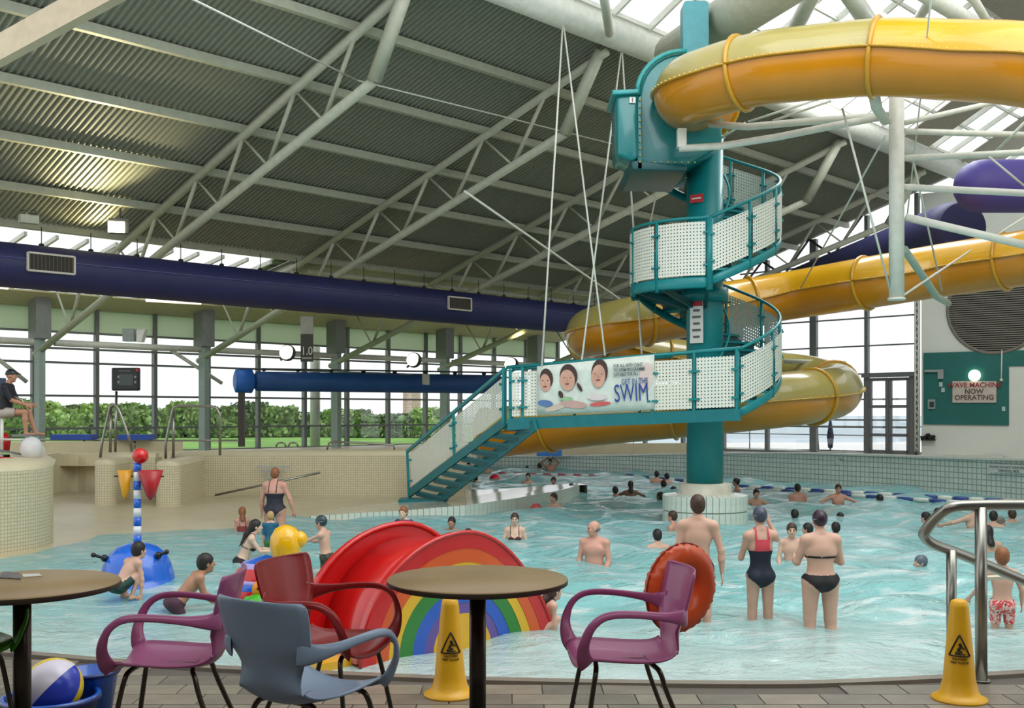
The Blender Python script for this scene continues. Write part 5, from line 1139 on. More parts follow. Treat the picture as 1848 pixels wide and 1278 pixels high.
for k in range(6): band(fac[k], fac[k+1], mat('rainbow paint %d' % k, cols[k], .25, coat=.4, var=.03), 'rainbow_band', .0+.004*k, .1)
m = MB(); pts = [arc_pt(.30, math.pi*k/20, off=.02) for k in range(21)]; pts = [pts[0]-Vector((0, 0, .3))]+pts+[pts[-1]-Vector((0, 0, .3))]; m.slab(pts, un*.08); m.build('arch_centre', mat('rainbow centre yellow', (222, 170, 22), .25, coat=.4), RSL)
m = MB(); n = 30; pts = [arc_pt(1, math.pi*k/n, off=1.1) for k in range(n+1)]; pts = [pts[0]-Vector((0, 0, .3))]+pts+[pts[-1]-Vector((0, 0, .3))]; m.slab(pts, un*.1); m.build('rear_side', mat('rainbow paint 0', cols[0]), RSL)
m = MB().path([arc_pt(1.0, math.pi*k/n, off=1.1) for k in range(n+1)], .03, 8); m.build('rear_rim', red_p, RSL); MB().path([arc_pt(1.0, math.pi*k/n, off=.0) for k in range(n+1)], .02, 8).build('front_rim', red_p, RSL)
m = MB(); a_ = [(arc_pt(.88-.1*k/20, math.pi*(.45+.53*k/20), off=.1), arc_pt(.88-.1*k/20, math.pi*(.45+.53*k/20), off=1.1)) for k in range(21)]
vs = [v for p in a_ for v in p]; m.add(vs, [(2*i, 2*i+1, 2*i+3, 2*i+2) for i in range(20)], True); o = m.build('chute', red_p, RSL); md = o.modifiers.new('t', 'SOLIDIFY'); md.thickness = .04
m = MB(); a_ = [(arc_pt(.8, math.pi*(.04+.45*k/12), off=.1), arc_pt(.8, math.pi*(.04+.45*k/12), off=1.1)) for k in range(13)]
vs = [v for p in a_ for v in p]; m.add(vs, [(2*i, 2*i+1, 2*i+3, 2*i+2) for i in range(12)], True); o = m.build('step_side', mat('rainbow paint 1', cols[1]), RSL); md = o.modifiers.new('t', 'SOLIDIFY'); md.thickness = .04
e0 = arc_pt(1, math.pi, off=0)-ua*.0
MB().box(e0-ua*.12+un*.6+Vector((0, 0, .02)), (.5, 1.0, .1), rz=math.atan2(ua.y, ua.x)).build('splash_lip', mat('rainbow centre yellow', (222, 170, 22)), RSL)
MB().box(e0+un*.5+Vector((.12, 0, .1)), (.25, .8, .14), rz=math.atan2(ua.y, ua.x)).build('chute_end', mat('pale wet red', (206, 120, 110), .15), RSL)
# ---------------------------------------------------------------- blue dome with striped post
dc = P(248, 0, 14.6); dc.z = -.25; BD = empty('blue_play_dome', dc, 'blue water play dome with a striped post, red ball and two hanging cones', 'water toy')
MB().lathe([(.56, 0), (.56, .24), (.50, .27), (.49, .34), (.45, .5), (.38, .64), (.27, .74), (.14, .79), (.06, .8)], dc, 36).build('dome', blue_p, BD)
z = dc.z+.78; k = 0
while z < 1.66:
    MB().lathe([(.052, z), (.052, z+.125)], dc-Vector((0, 0, dc.z)), 20).build('post_band', [blue_p, mat('white band', (222, 224, 226), .3)][k % 2], BD); z += .125; k += 1
MB().ell(Vector((dc.x+.04, dc.y, 1.75)), .11, 20, 12).build('red_ball', red_p, BD)
for dx, w_, mc_, yy_ in ((-.17, .105, mat('amber cone', (214, 150, 10), .35), 0), (.2, .17, mat('dark red cone', (170, 28, 34), .35), -.05)):
    MB().lathe([(.012, 1.14), (w_*.35, 1.2), (w_, 1.55), (w_*.9, 1.55), (w_*.3, 1.22), (.001, 1.2)], Vector((dc.x+dx, dc.y+yy_, 0)), 22).build('tipping_cone', mc_, BD)
    MB().tube(Vector((dc.x, dc.y, 1.47)), Vector((dc.x+dx*1.9, dc.y+yy_, 1.47)), .012, 6).build('pivot', black, BD)
for dx, dz in ((-.38, .36), (.36, .40)):
    v = Vector((dc.x+dx, dc.y-.2, dz)); MB().tube(v, v+Vector((dx*.35, -.05, .05)), .02, 8).ell(v+Vector((dx*.35, -.05, .05)), .035, 10, 6).ell(v, .05, 10, 6).build('jet_nozzle', black, BD)
# ---------------------------------------------------------------- striped dome with yellow bell head, green turtle
sc_ = P(480, 0, 13.4); sc_.z = -.2; SD = empty('striped_play_dome', sc_, 'red and blue striped water play dome behind the purple and red chairs', 'water toy')
bands = [(.46, 0, .46, .22, red_p), (.46, .22, .445, .34, red_p), (.445, .34, .42, .42, blue_p), (.42, .42, .40, .46, mat('lilac stripe', (170, 160, 220))), (.40, .46, .33, .60, red_p), (.33, .60, .28, .66, mat('lilac stripe', (170, 160, 220))), (.28, .66, .01, .74, blue_p)]
for r0_, z0, r1_, z1, m_ in bands: MB().lathe([(r0_, z0), ((r0_+r1_)/2+.012, (z0+z1)/2), (r1_, z1)], sc_, 30, caps=False).build('dome_band', m_, SD)
MB().lathe([(.43, .02), (.28, .3), (.02, .5)], sc_, 20).build('inner_body', red_p, SD)
yb = P(516, 0, 13.2); YB = empty('yellow_bell_toy', Vector((yb.x, yb.y, -.2)), 'glossy yellow bell shaped water toy held by the boy in the dark cap', 'water toy')
MB().lathe([(.1, -.2), (.12, .3), (.17, .55), (.2, .68), (.19, .80), (.13, .90), (.05, .94), (.001, .945)], Vector((yb.x, yb.y, 0)), 26).build('bell', mat('glossy yellow', (232, 176, 8), .22, coat=.5), YB)
MB().ell(Vector((yb.x+.17, yb.y, .76)), (.1, .1, .11), 16, 10).build('spout', mat('glossy yellow', (232, 176, 8)), YB)
gt2 = P(468, 0, 12.2); gt2.z = -.2; GT = empty('green_turtle_toy', gt2, 'small green water toy with an orange dome, between the purple and red chairs', 'water toy')
MB().ell(gt2+Vector((0, 0, .32)), (.17, .16, .14), 16, 10).ell(gt2+Vector((.06, -.1, .26)), (.13, .1, .11), 14, 8).ell(gt2+Vector((-.12, -.02, .38)), (.06, .05, .05), 10, 6).ell(gt2+Vector((.13, -.02, .40)), (.05, .05, .05), 10, 6).build('body', mat('bright green', (60, 170, 20), .3, coat=.3), GT)
MB().lathe([(.1, -.1), (.1, .36)], gt2, 14).build('stand', mat('bright green', (60, 170, 20)), GT); MB().ell(gt2+Vector((-.01, .03, .5)), (.085, .08, .1), 16, 10).build('orange_dome', mat('orange dome', (224, 140, 20), .3), GT)
MB().ell(gt2+Vector((.0, -.05, .52)), (.018, .01, .018), 8, 5).build('eye', black, GT)
# ---------------------------------------------------------------- lifeguard chair and kit on the left pier
LC = empty('lifeguard_chair', P(25, 838, 20.2), 'tall white framed lifeguard chair on the left tiled pier', 'lifeguard chair')
d_ = 20.2
def L(px, py, dd=0): return P(px, py, d_+dd)
for x0, y0, x1, y1, dd, m_ in ((4, 742, 3, 838, 0, white_steel), (47, 786, 50, 844, -.2, grey_steel), (57, 790, 60, 842, .5, grey_steel), (4, 742, -2, 838, .7, white_steel)): MB().tube(L(x0, y0, dd), L(x1, y1, dd), .03, 8).build('leg', m_, LC)
MB().box(L(12, 748, .3), (.6, .65, .05)).build('seat', mat('pale seat', (196, 204, 190)), LC); MB().box(L(-6, 712, .3), (.08, .6, .65)).build('backrest', mat('slate backrest', (66, 82, 110)), LC)
for dd in (0, .6): MB().path([L(-8, 718, dd), L(28, 717, dd), L(40, 722, dd), L(45, 735, dd)], .025, 8).build('armrest', stainless, LC)
MB().box(L(50, 786, .2), (.4, .5, .04)).build('footrest', grey_steel, LC); MB().tube(L(0, 793, -.1), L(60, 795, -.1), .02, 8).build('stretcher', white_steel, LC); MB().tube(L(0, 813, -.1), L(52, 822, -.1), .02, 8).build('stretcher', grey_steel, LC)
tag(MB().ell(P(57, 810, 19.8), (.2, .2, .23), 16, 10).ell(P(66, 815, 20), (.15, .16, .17), 12, 8).build('white_bag', mat('white bag', (206, 204, 204), .6)), 'white bag hanging under the lifeguard chair', 'bag')
rt_ = tag(MB().path(smooth_pts([P(-20, 832, 19.5), P(0, 833, 19.4), P(22, 834, 19.4), P(30, 838, 19.4)], 3), .085, 12).build('rescue_tube', mat('rescue red', (190, 26, 28), .4)), 'red rescue tube lying on top of the left tiled pier', 'rescue tube')
tag(MB().path([P(8, 782, 20.5), P(9, 795, 20.5), P(9, 815, 20.5)], [.05, .11, .08], 12).build('red_bottle', mat('rescue red', (190, 26, 28))), 'red bag hanging upright at the left of the lifeguard chair', 'bag')
# ---------------------------------------------------------------- lane ropes
lw, lb_ = mat('rope float white', (216, 222, 214), .4), mat('rope float blue', (48, 74, 140), .4); lr_ = mat('rope float red', (186, 80, 96), .4)
def lane(p0, p1, n, mats, lb, w=.075):
    a, b = G(*p0, .0), G(*p1, .0); r0 = empty('lane_rope', a, lb, 'lane rope'); me = {}
    for k in range(n):
        c_ = a.lerp(b, (k+.5)/n); c_.z = .03; L_2 = (b-a).length/n; mm = mats[(k//1) % len(mats)]
        if mm.name not in me: me[mm.name] = mesh_of(MB().path([(-L_2*.47, 0, 0), (-L_2*.3, 0, 0), (L_2*.3, 0, 0), (L_2*.47, 0, 0)], [w*.7, w, w, w*.7], 10), 'float', mm)
        piece('float', me[mm.name], c_, r0, rz=math.atan2(b.y-a.y, b.x-a.x))
lane((1290, 878), (1900, 912), 24, [lb_, lw], 'blue and white lane rope nearest to the grey tiled wall on the right')
lane((1340, 884), (1980, 925), 22, [lw, lb_], 'second blue and white lane rope, closer to the camera on the right', .06)
lane((1130, 860), (1285, 876), 10, [lb_, lw], 'short blue and white lane rope left of the teal column')
lane((900, 856), (1120, 862), 16, [lr_, lw], 'red and white lane rope on the far left side of the deep pool', .06)
# ---------------------------------------------------------------- people: one continuous surface each, grown from blended limbs
def nets(f, org, h):
    nx, ny, nz = f.shape; cnt = np.zeros((nx-1, ny-1, nz-1)); acc = np.zeros((nx-1, ny-1, nz-1, 3)); S = [nx-1, ny-1, nz-1]
    for ax in range(3):
        o = [c for c in range(3) if c != ax]
        for a in (0, 1):
            for b in (0, 1):
                s1 = [0, 0, 0]; s1[o[0]] = a; s1[o[1]] = b; s2 = list(s1); s2[ax] = 1
                f1 = f[s1[0]:s1[0]+S[0], s1[1]:s1[1]+S[1], s1[2]:s1[2]+S[2]]; f2 = f[s2[0]:s2[0]+S[0], s2[1]:s2[1]+S[1], s2[2]:s2[2]+S[2]]
                cr_ = (f1 < 0) != (f2 < 0)
                if not cr_.any(): continue
                t = np.where(cr_, f1/np.where(cr_, f1-f2, 1), 0); cnt += cr_
                for c in range(3): acc[..., c] += cr_*(t if c == ax else s1[c])
    act = cnt > 0; idx = -np.ones(act.shape, int); idx[act] = np.arange(act.sum()); ijk = np.argwhere(act)
    v = (ijk+acc[act]/cnt[act][:, None])*h+org; F_s = []
    s = f < 0
    for ax in range(3):
        o = [(1, 2), (2, 0), (0, 1)][ax]
        sl1 = [slice(1, n-1) for n in f.shape]; sl2 = list(sl1); sl1[ax] = slice(0, f.shape[ax]-1); sl2[ax] = slice(1, f.shape[ax])
        A, B = s[tuple(sl1)], s[tuple(sl2)]; base = np.argwhere(A != B); 
        if not len(base): continue
        fl = A[A != B]; g = base.copy()
        for c in range(3):
            if c != ax: g[:, c] += 1
        def cell(da, db): q = g.copy(); q[:, o[0]] += da; q[:, o[1]] += db; return idx[q[:, 0], q[:, 1], q[:, 2]]
        Q = np.stack([cell(-1, -1), cell(0, -1), cell(0, 0), cell(-1, 0)], 1); Q[~fl] = Q[~fl][:, ::-1]; F_s.append(Q)
    Fq = np.concatenate(F_s); return v, Fq[(Fq >= 0).all(1)]
class SDF:
    def __init__(s): s.p = []
    def cap(s, lab, a, b, ra, rb, k=.03): s.p.append(('c', lab, np.array(a, float), np.array(b, float), ra, rb, k))
    def ell(s, lab, c, r, ax=None, k=.03): s.p.append(('e', lab, np.array(c, float), np.array(r, float), np.eye(3) if ax is None else np.array(ax, float), 0, k))
    @staticmethod
    def ev(p, X):
        if p[0] == 'c':
            a, b = p[2], p[3]; ab = b-a; t = np.clip(((X-a)@ab)/max(ab@ab, 1e-9), 0, 1); return np.linalg.norm(X-a-t[..., None]*ab, axis=-1)-(p[4]+(p[5]-p[4])*t)
        q = (X-p[2])@p[4].T; k0 = np.linalg.norm(q/p[3], axis=-1); k1 = np.linalg.norm(q/(p[3]**2), axis=-1); return k0*(k0-1)/np.maximum(k1, 1e-6)
    def bb(s, p):
        if p[0] == 'c': r = max(p[4], p[5]); return np.minimum(p[2], p[3])-r, np.maximum(p[2], p[3])+r
        r = p[3].max(); return p[2]-r, p[2]+r
    def mesh(s, h, zmin=None, cut=None):
        lo = np.min([s.bb(p)[0] for p in s.p], 0)-3*h; hi = np.max([s.bb(p)[1] for p in s.p], 0)+3*h
        if zmin is not None: lo[2] = max(lo[2], zmin)
        n = np.ceil((hi-lo)/h).astype(int)+1; f = np.full(n, 1.0, np.float32); g = [lo[c]+h*np.arange(n[c]) for c in range(3)]
        for p in s.p:
            k = p[6]; a, b = s.bb(p); i0 = np.maximum(((a-k-2*h-lo)/h).astype(int), 0); i1 = np.minimum(((b+k+2*h-lo)/h).astype(int)+2, n)
            if (i1 <= i0).any(): continue
            X = np.stack(np.meshgrid(*[g[c][i0[c]:i1[c]] for c in range(3)], indexing='ij'), -1); d = s.ev(p, X); sl = tuple(slice(i0[c], i1[c]) for c in range(3)); o = f[sl]
            hh = np.maximum(k-np.abs(o-d), 0)/k; f[sl] = np.minimum(o, d)-hh*hh*k*.25
        if cut is not None:
            X = np.stack(np.meshgrid(*g, indexing='ij'), -1)
            for (c, nn, off) in cut: f = np.maximum(f, ((X-c)@nn-off).astype(np.float32))
        f[0] = f[-1] = 1; f[:, 0] = f[:, -1] = 1; f[:, :, -1] = 1
        if zmin is None: f[:, :, 0] = 1
        return nets(f, lo, h)
    def labels(s, V):
        D = np.stack([s.ev(p, V) for p in s.p], 0); i = D.argmin(0); return np.array([p[1] for p in s.p])[i]
def np_obj(name, v, f, m, parent):
    me = bpy.data.meshes.new(name); me.vertices.add(len(v)); me.vertices.foreach_set('co', v.astype(np.float32).ravel())
    me.loops.add(len(f)*4); me.loops.foreach_set('vertex_index', f.astype(np.int32).ravel()); me.polygons.add(len(f))
    me.polygons.foreach_set('loop_start', np.arange(0, len(f)*4, 4, dtype=np.int32)); me.polygons.foreach_set('use_smooth', np.ones(len(f), bool))
    me.update(calc_edges=True); me.materials.append(m); o = bpy.data.objects.new(name, me); COL.objects.link(o); o.parent = parent; return o
def vnorm(v, f):
    n = np.zeros_like(v); a, b, c = v[f[:, 0]], v[f[:, 1]], v[f[:, 2]]; fn_ = np.cross(b-a, c-a)
    for k in range(4): np.add.at(n, f[:, k], fn_)
    return n/np.maximum(np.linalg.norm(n, axis=1), 1e-9)[:, None]
SK = {'fair': (206, 164, 142), 'pink': (204, 150, 130), 'tan': (176, 128, 100), 'brown': (128, 88, 66), 'pale': (214, 180, 158)}
HC = {'brown': (62, 42, 30), 'dark': (28, 22, 20), 'ginger': (136, 84, 48), 'blond': (178, 146, 96), 'grey': (120, 110, 104), 'cap_black': (22, 22, 28), 'cap_navy': (30, 38, 56), 'cap_slate': (62, 70, 84), 'cap_plum': (44, 24, 40), 'cap_grey': (90, 100, 112), 'cap_teal': (40, 60, 66)}
U = lambda v: np.array(v, float)/np.linalg.norm(v)
def person(label, px, top, d, yaw=0, h=1.7, lean=0, side=0, armL=None, armR=None, legs='stand', hy=0, hp=0, skin='fair', hair='brown', hs='short', suit=None, sc=(30, 30, 36), suit2=None, bulk=1.0, female=False, kid=0, hv=.014, group=None, face=False, z0=None, sub=None, goggles=False, nostrap=False, wide=1.0, anchor='top'):
    """px, top: where the head top is seen; d: distance. yaw 0 looks away from the camera, 180 towards it, 90 to the left"""
    S = h/1.75; B = SDF(); hs_ = 1+.22*kid
    le = math.radians(lean); sd = math.radians(side); sp_ = np.array([math.sin(sd), math.sin(le)*math.cos(sd), math.cos(le)*math.cos(sd)]); fw = U([0, math.cos(le), -math.sin(le)]); rt_ = np.cross(fw, sp_); rt_ = U(rt_); fw = np.cross(sp_, rt_)
    AX = [rt_, fw, sp_]; Pz = {'stand': .92, 'crouch': .26, 'kneel': .42, 'sit': .5, None: .92, 'wade': .92}[legs]
    Pv = np.array([0, 0, Pz*S]); T = lambda x, y, s_: Pv+(rt_*x+fw*y+sp_*s_)*S
    w = bulk*wide; wf = w*(.93 if female else 1)*(1-.06*kid)
    R3 = lambda a, b, c: [a*S, b*S, c*S]
    B.ell('pel', T(0, -.005, .0), R3(.158*w*(1.05 if female else 1), .115*bulk, .12), AX, .05)
    B.ell('bel', T(0, .005, .14), R3(.135*wf*(1 if not female else .95), .10*bulk, .14), AX, .06)
    B.ell('che', T(0, .0, .34), R3(.16*wf, .112*bulk, .18), AX, .06)
    sh = .178*(.92 if female else 1)*(1-.04*kid)*(1+.4*(wide*bulk-1)); 
    B.cap('che', T(-sh+.03, -.012, .47), T(sh-.03, -.012, .47), .058*S*bulk, .058*S*bulk, .05)
    B.cap('neck', T(0, -.01, .50), T(0, .015, .60), .05*S*(1 if not female else .88), .046*S, .035)
    for k in (-1, 1):
        B.cap('neck', T(.03*k, -.015, .555), T(.13*k, -.012, .49), .028*S, .04*S, .05)
        B.ell('butt', T(.07*k, -.062*bulk, -.04), R3(.082*bulk, .075*bulk, .085), AX, .04)
        if female: B.ell('bust', T(.07*k, .095*bulk, .31), R3(.06*bulk, .05*bulk, .055), AX, .03)
        elif not kid: B.ell('che', T(.075*k, .075*bulk, .37), R3(.075, .022, .05), AX, .05)
    # head
    ty, tp = math.radians(hy), math.radians(hp); cy, sy, cp_, sp2 = math.cos(ty), math.sin(ty), math.cos(tp), math.sin(tp)
    base_f = U(fw*.35+np.array([0, .65*math.cos(0), 0])) if lean > 15 else fw
    base_f = U([base_f[0], base_f[1], 0 if lean > 15 else base_f[2]]); base_u = np.array([0, 0, 1.0]); base_r = np.cross(base_f, base_u); base_r = U(base_r); base_u = np.cross(base_r, base_f)
    hf = base_f*cy+(-base_r)*sy; hr_ = np.cross(hf, base_u); hu = base_u*cp_-hf*sp2; hf = hf*cp_+base_u*sp2; HA = [hr_, hf, hu]
    hc = T(0, .02, .60)+hu*.095*S*hs_+hf*.01*S; g = S*hs_; HP = lambda x, y, z: hc+(hr_*x+hf*y+hu*z)*g
    HR = lambda a, b, c: [a*g, b*g, c*g]
    B.ell('head', HP(0, -.012, .022), HR(.076, .096, .094), HA, .02); B.ell('head', HP(0, .022, -.05), HR(.056, .068, .072), HA, .03)
    B.ell('head', HP(0, .062, -.098), HR(.026, .022, .02), HA, .02); B.cap('head', HP(0, .09, .005), HP(0, .108, -.03), .009*g, .014*g, .012)
    B.cap('head', HP(-.04, .082, .018), HP(.04, .082, .018), .01*g, .01*g, .015); B.cap('head', HP(-.018, .083, -.066), HP(.018, .083, -.066), .009*g, .009*g, .01)
    for k in (-1, 1): B.ell('head', HP(.077*k, -.005, -.012), HR(.011, .022, .032), HA, .008); B.ell('head', HP(.042*k, .06, -.03), HR(.022, .02, .02), HA, .02)
    # arms
    dflt = ((.12, .02, -1), (.05, .2, -1)); hands = []
    for k, arm in ((-1, armL or dflt), (1, armR or dflt)):
        ua_, fa_ = arm[0], arm[1]; ws = lambda v: U(rt_*v[0]*k+fw*v[1]+sp_*v[2]) if not (len(arm) > 2 and arm[2] == 'w') else U([v[0]*k, v[1], v[2]])
        s0_ = T(sh*k, -.012, .465); e_ = s0_+ws(ua_)*.285*S; w_ = e_+ws(fa_)*.25*S; ab = bulk**.8*(.92 if female else 1)*(1-.1*kid)
        B.ell('arm', s0_, R3(.058*ab, .055*ab, .058*ab), AX, .03); B.cap('arm', s0_, e_, .05*S*ab, .038*S*ab, .03); B.cap('fore', e_, e_+(w_-e_)*.4, .038*S*ab, .039*S*ab, .02); B.cap('fore', e_+(w_-e_)*.4, w_, .039*S*ab, .026*S*ab, .02)
        hd = ws(arm[3]) if len(arm) > 3 else U(ws(fa_)+.25*np.array([0, 0, -1])*0); nrm = np.cross(hd, sp_); 
        if np.linalg.norm(nrm) < .2: nrm = np.cross(hd, fw)
        nrm = U(nrm); sdv = np.cross(nrm, hd); pc_ = w_+hd*.05*S; q = S*(.9 if female else 1)*(1+.1*kid)
        B.ell('hand', pc_, [.042*q, .016*q, .052*q], [sdv, nrm, hd], .018)
        for fi, (fx, fl) in enumerate(((-.03, .068), (-.010, .08), (.011, .075), (.03, .058))):
            r_f = max(.0088*q, hv*.62); f0 = pc_+sdv*fx*q+hd*.036*q; f1 = f0+(hd+sdv*fx*3)*fl*.5*q; f2 = f1+U(hd-nrm*.55)*fl*.5*q
            B.cap('hand', f0, f1, r_f, r_f*.95, .006); B.cap('hand', f1, f2, r_f*.95, r_f*.8, .004)
        t0 = pc_-sdv*.034*q-hd*.015*q; t1 = t0+U(-sdv*.8+hd*.8)*.04*q; r_f = max(.011*q, hv*.65); B.cap('hand', t0, t1, r_f, r_f, .01); B.cap('hand', t1, t1+U(-sdv*.2+hd)*.03*q, r_f, r_f*.8, .004); hands.append(pc_)
    # legs
    lb_ = bulk*(1.03 if female else 1)*(1-.1*kid); thd = {}
    if legs:
        for k in (-1, 1):
            h0 = T(.088*k*w, 0, -.03)
            if legs == 'stand': kn = h0+np.array([.012*k, .015, -.43])*S; an = kn+np.array([0, -.03, -.40])*S
            elif legs == 'wade': kn = h0+np.array([.01*k, .12 if k > 0 else -.03, -.41])*S; an = kn+np.array([0, -.05 if k > 0 else -.2, -.36])*S
            elif legs == 'crouch': kn = h0+np.array([.07*k, .34, .22])*S; an = kn+np.array([-.02*k, -.16, -.38])*S
            elif legs == 'kneel': kn = h0+np.array([.06*k, .16, -.34])*S; an = kn+np.array([0, -.38, -.03])*S
            elif legs == 'sit': kn = h0+np.array([.03*k, .41, .02])*S; an = kn+np.array([0, .02 if k > 0 else .12, -.40])*S
            B.cap('thigh', h0, kn, .085*S*lb_, .055*S*lb_, .035); thd[k] = (h0, kn)
            B.cap('shank', kn, kn+(an-kn)*.35+np.array([0, -.008, 0])*S, .052*S*lb_, .052*S*lb_, .025); B.cap('shank', kn+(an-kn)*.35+np.array([0, -.008, 0])*S, an, .052*S*lb_, .033*S*lb_, .02)
            ft = an+np.array([.02*k, .15, -.03])*S if legs != 'kneel' else an+np.array([0, -.12, -.03])*S
            B.cap('foot', an+np.array([0, -.02, -.025])*S, ft, .034*S, .026*S, .02)
    v, f = B.mesh(hv, cut=None if legs else [(T(0, 0, -.10), -sp_, 0)])
    ztop = v[:, 2].max() if anchor == 'top' else 0; topv = hc
    # place: head centre column at the requested pixel
    ya = math.radians(yaw); rot = np.array([[math.cos(ya), -math.sin(ya)], [math.sin(ya), math.cos(ya)]]); hxy = rot@hc[:2]
    head_top = (hc+hu*.12*g)[2]
    tgt = P(px, top, d); loc = Vector((tgt.x-hxy[0], tgt.y-hxy[1], tgt.z-head_top))
    root = empty('person', loc, label, 'person', group, rz=ya)
    skm = mat('skin '+skin, SK[skin], .5, var=.06, scale=5); bo = np_obj('body', v, f, skm, root); lab = B.labels(v); nv = vnorm(v, f)
    if SK[skin] and nv[(v-Pv)@fw > 0].mean(0)@fw < 0: nv = -nv
    rel = (v-Pv)/S; s_ = rel@sp_; x_ = rel@rt_; y_ = rel@fw; tors = np.isin(lab, ['pel', 'bel', 'che', 'butt', 'bust', 'neck'])
    th = np.zeros(len(v))
    for k, (a, b) in thd.items():
        m_ = (lab == 'thigh') & (np.sign(x_) == k if legs != 'crouch' else (x_*k > 0)); ab = b-a; th[m_] = np.clip(((v[m_]-a)@ab)/(ab@ab), 0, 1)
    def cloth(name, mask, m_, off=.006):
        keep = mask[f].all(1); ff = f[keep]
        if not len(ff): return
        u = np.unique(ff); mp_ = -np.ones(len(v), int); mp_[u] = np.arange(len(u)); np_obj(name, v[u]+nv[u]*off*S, mp_[ff], m_, root)
    cm = lambda c, **kw: mat('fabric %d %d %d' % tuple(c), c, .7, **kw)
    def pattern(c, c2):
        m = bpy.data.materials.new('patterned fabric'); m.use_nodes = True; nt = m.node_tree; b = nt.nodes['Principled BSDF']; b.inputs['Roughness'].default_value = .7
        t_ = nt.nodes.new('ShaderNodeTexCoord'); n = nt.nodes.new('ShaderNodeTexNoise'); n.inputs['Scale'].default_value = 16; n.inputs['Distortion'].default_value = 1.5; r = nt.nodes.new('ShaderNodeValToRGB'); r.color_ramp.interpolation = 'CONSTANT'
        e = r.color_ramp.elements; e[0].color = (*lin(c), 1); e[1].position = .5; e[1].color = (*lin(c2), 1); x = e.new(.6); x.color = (*[v*.35 for v in lin(c)], 1); e[2].position = .62
        nt.links.new(t_.outputs['Object'], n.inputs['Vector']); nt.links.new(n.outputs['Fac'], r.inputs[0]); nt.links.new(r.outputs[0], b.inputs['Base Color']); return m
    if suit == 'shorts': cloth('swim_shorts', ((np.isin(lab, ['pel', 'butt', 'bel'])) & (s_ < .07)) | ((lab == 'thigh') & (th < .62)), pattern(sc, suit2) if suit2 else cm(sc), .014)
    if suit == 'bikini':
        cloth('bikini_bottom', (np.isin(lab, ['pel', 'butt', 'bel', 'thigh']) & (s_ < .075) & (s_ > -.17+np.abs(x_)*.85) & ((lab != 'thigh') | (th < .3))), cm(sc))
        cloth('bikini_top', (np.isin(lab, ['che', 'bust', 'bel'])) & (((y_ < .05) & (s_ > .262) & (s_ < .292)) | ((y_ >= .05) & (s_ > .262) & (s_ < .36-.6*np.abs(np.abs(x_)-.07)))), cm(sc))
        if not nostrap: cloth('strap', tors & (np.abs(np.abs(x_)-.085) < .012) & (s_ > .33), cm(sc))
    if suit == 'onepiece':
        lowm = (np.isin(lab, ['pel', 'butt', 'bel', 'che', 'bust', 'thigh']) & (s_ < (.30 if suit2 else .33)) & (s_ > -.17+np.abs(x_)*.85) & ((lab != 'thigh') | (th < .3)) & ((np.abs(x_) < .17*max(1, bulk*wide))))
        cloth('swimsuit', lowm, cm(sc))
        c2 = suit2 or sc; cloth('swimsuit_back', tors & (s_ >= (.295 if suit2 else .325)) & (((np.abs(x_) < .088+.6*np.maximum(0, .335-s_)) & (s_ < .44) & bool(suit2)) | ((np.abs(np.abs(x_)-.075) < .017) & (s_ > .31))), cm(c2))
    if suit == 'shirt':
        cloth('shirt', (tors & (s_ > -.06) & (s_ < .54)) | (lab == 'arm'), cm(sc), .012); cloth('shorts', ((np.isin(lab, ['pel', 'butt'])) & (s_ < .02)) | ((lab == 'thigh') & (th < .6)), cm(suit2 or (40, 40, 46)), .016)
    # hair or cap
    if hs != 'bald':
        H_ = SDF(); hm = mat('hair '+hair, HC[hair], .55 if 'cap' not in hair else .35, var=.2 if 'cap' not in hair else .05, scale=30); th_ = .007
        H_.ell('h', HP(0, -.014, .026), HR(.076+th_/g+.003, .096+th_/g+.003, .094+th_/g+.004), HA, .02)
        if hs in ('short', 'long', 'bun', 'pony'): H_.ell('h', HP(0, -.045, -.02), HR(.072, .062, .075), HA, .03)
        if hs == 'rim': H_.p.clear(); H_.ell('h', HP(0, -.03, -.01), HR(.084, .085, .05), HA, .02)
        if hs == 'long':
            b1 = T(0, -.085-.02*bulk, .50); b2 = T(0.03, -.12*bulk, .24); H_.cap('h', HP(0, -.06, -.02), b1, .062*g, .06*S, .03); H_.cap('h', b1, b2, .058*S, .03*S, .03)
        if hs == 'pony': H_.cap('h', HP(0, -.10, .03), HP(0, -.15, -.08), .03*g, .018*g, .02)
        if hs == 'bun': H_.ell('h', HP(0, -.10, .06), HR(.038, .036, .038), HA, .02)
        nn, off = {'cap': (U(-hf*-.25-hu*.97), .045), 'rim': (U(hf), .035)}.get(hs, (U(hf*.72-hu*.69), .032))
        if hs == 'visor': H_.cap('h', HP(-.03, .07, .05), HP(0, .15, .045), .03*g, .02*g, .03); nn, off = U(hf*.2-hu*.98), -.015
        hv2 = min(hv, .012); vv, ff = H_.mesh(hv2, cut=[(hc, nn, off*g)])
        np_obj('swim_cap' if hair.startswith('cap') else 'hair', vv, ff, hm, root)
    if goggles: MB().path([tuple(HP(.085*math.sin(a), .1*math.cos(a)-.01, .018)) for a in [2*math.pi*k/20 for k in range(20)]], .008*g, 6, closed=True).build('goggle_strap', mat('goggle grey', (120, 126, 130)), root, local=True)
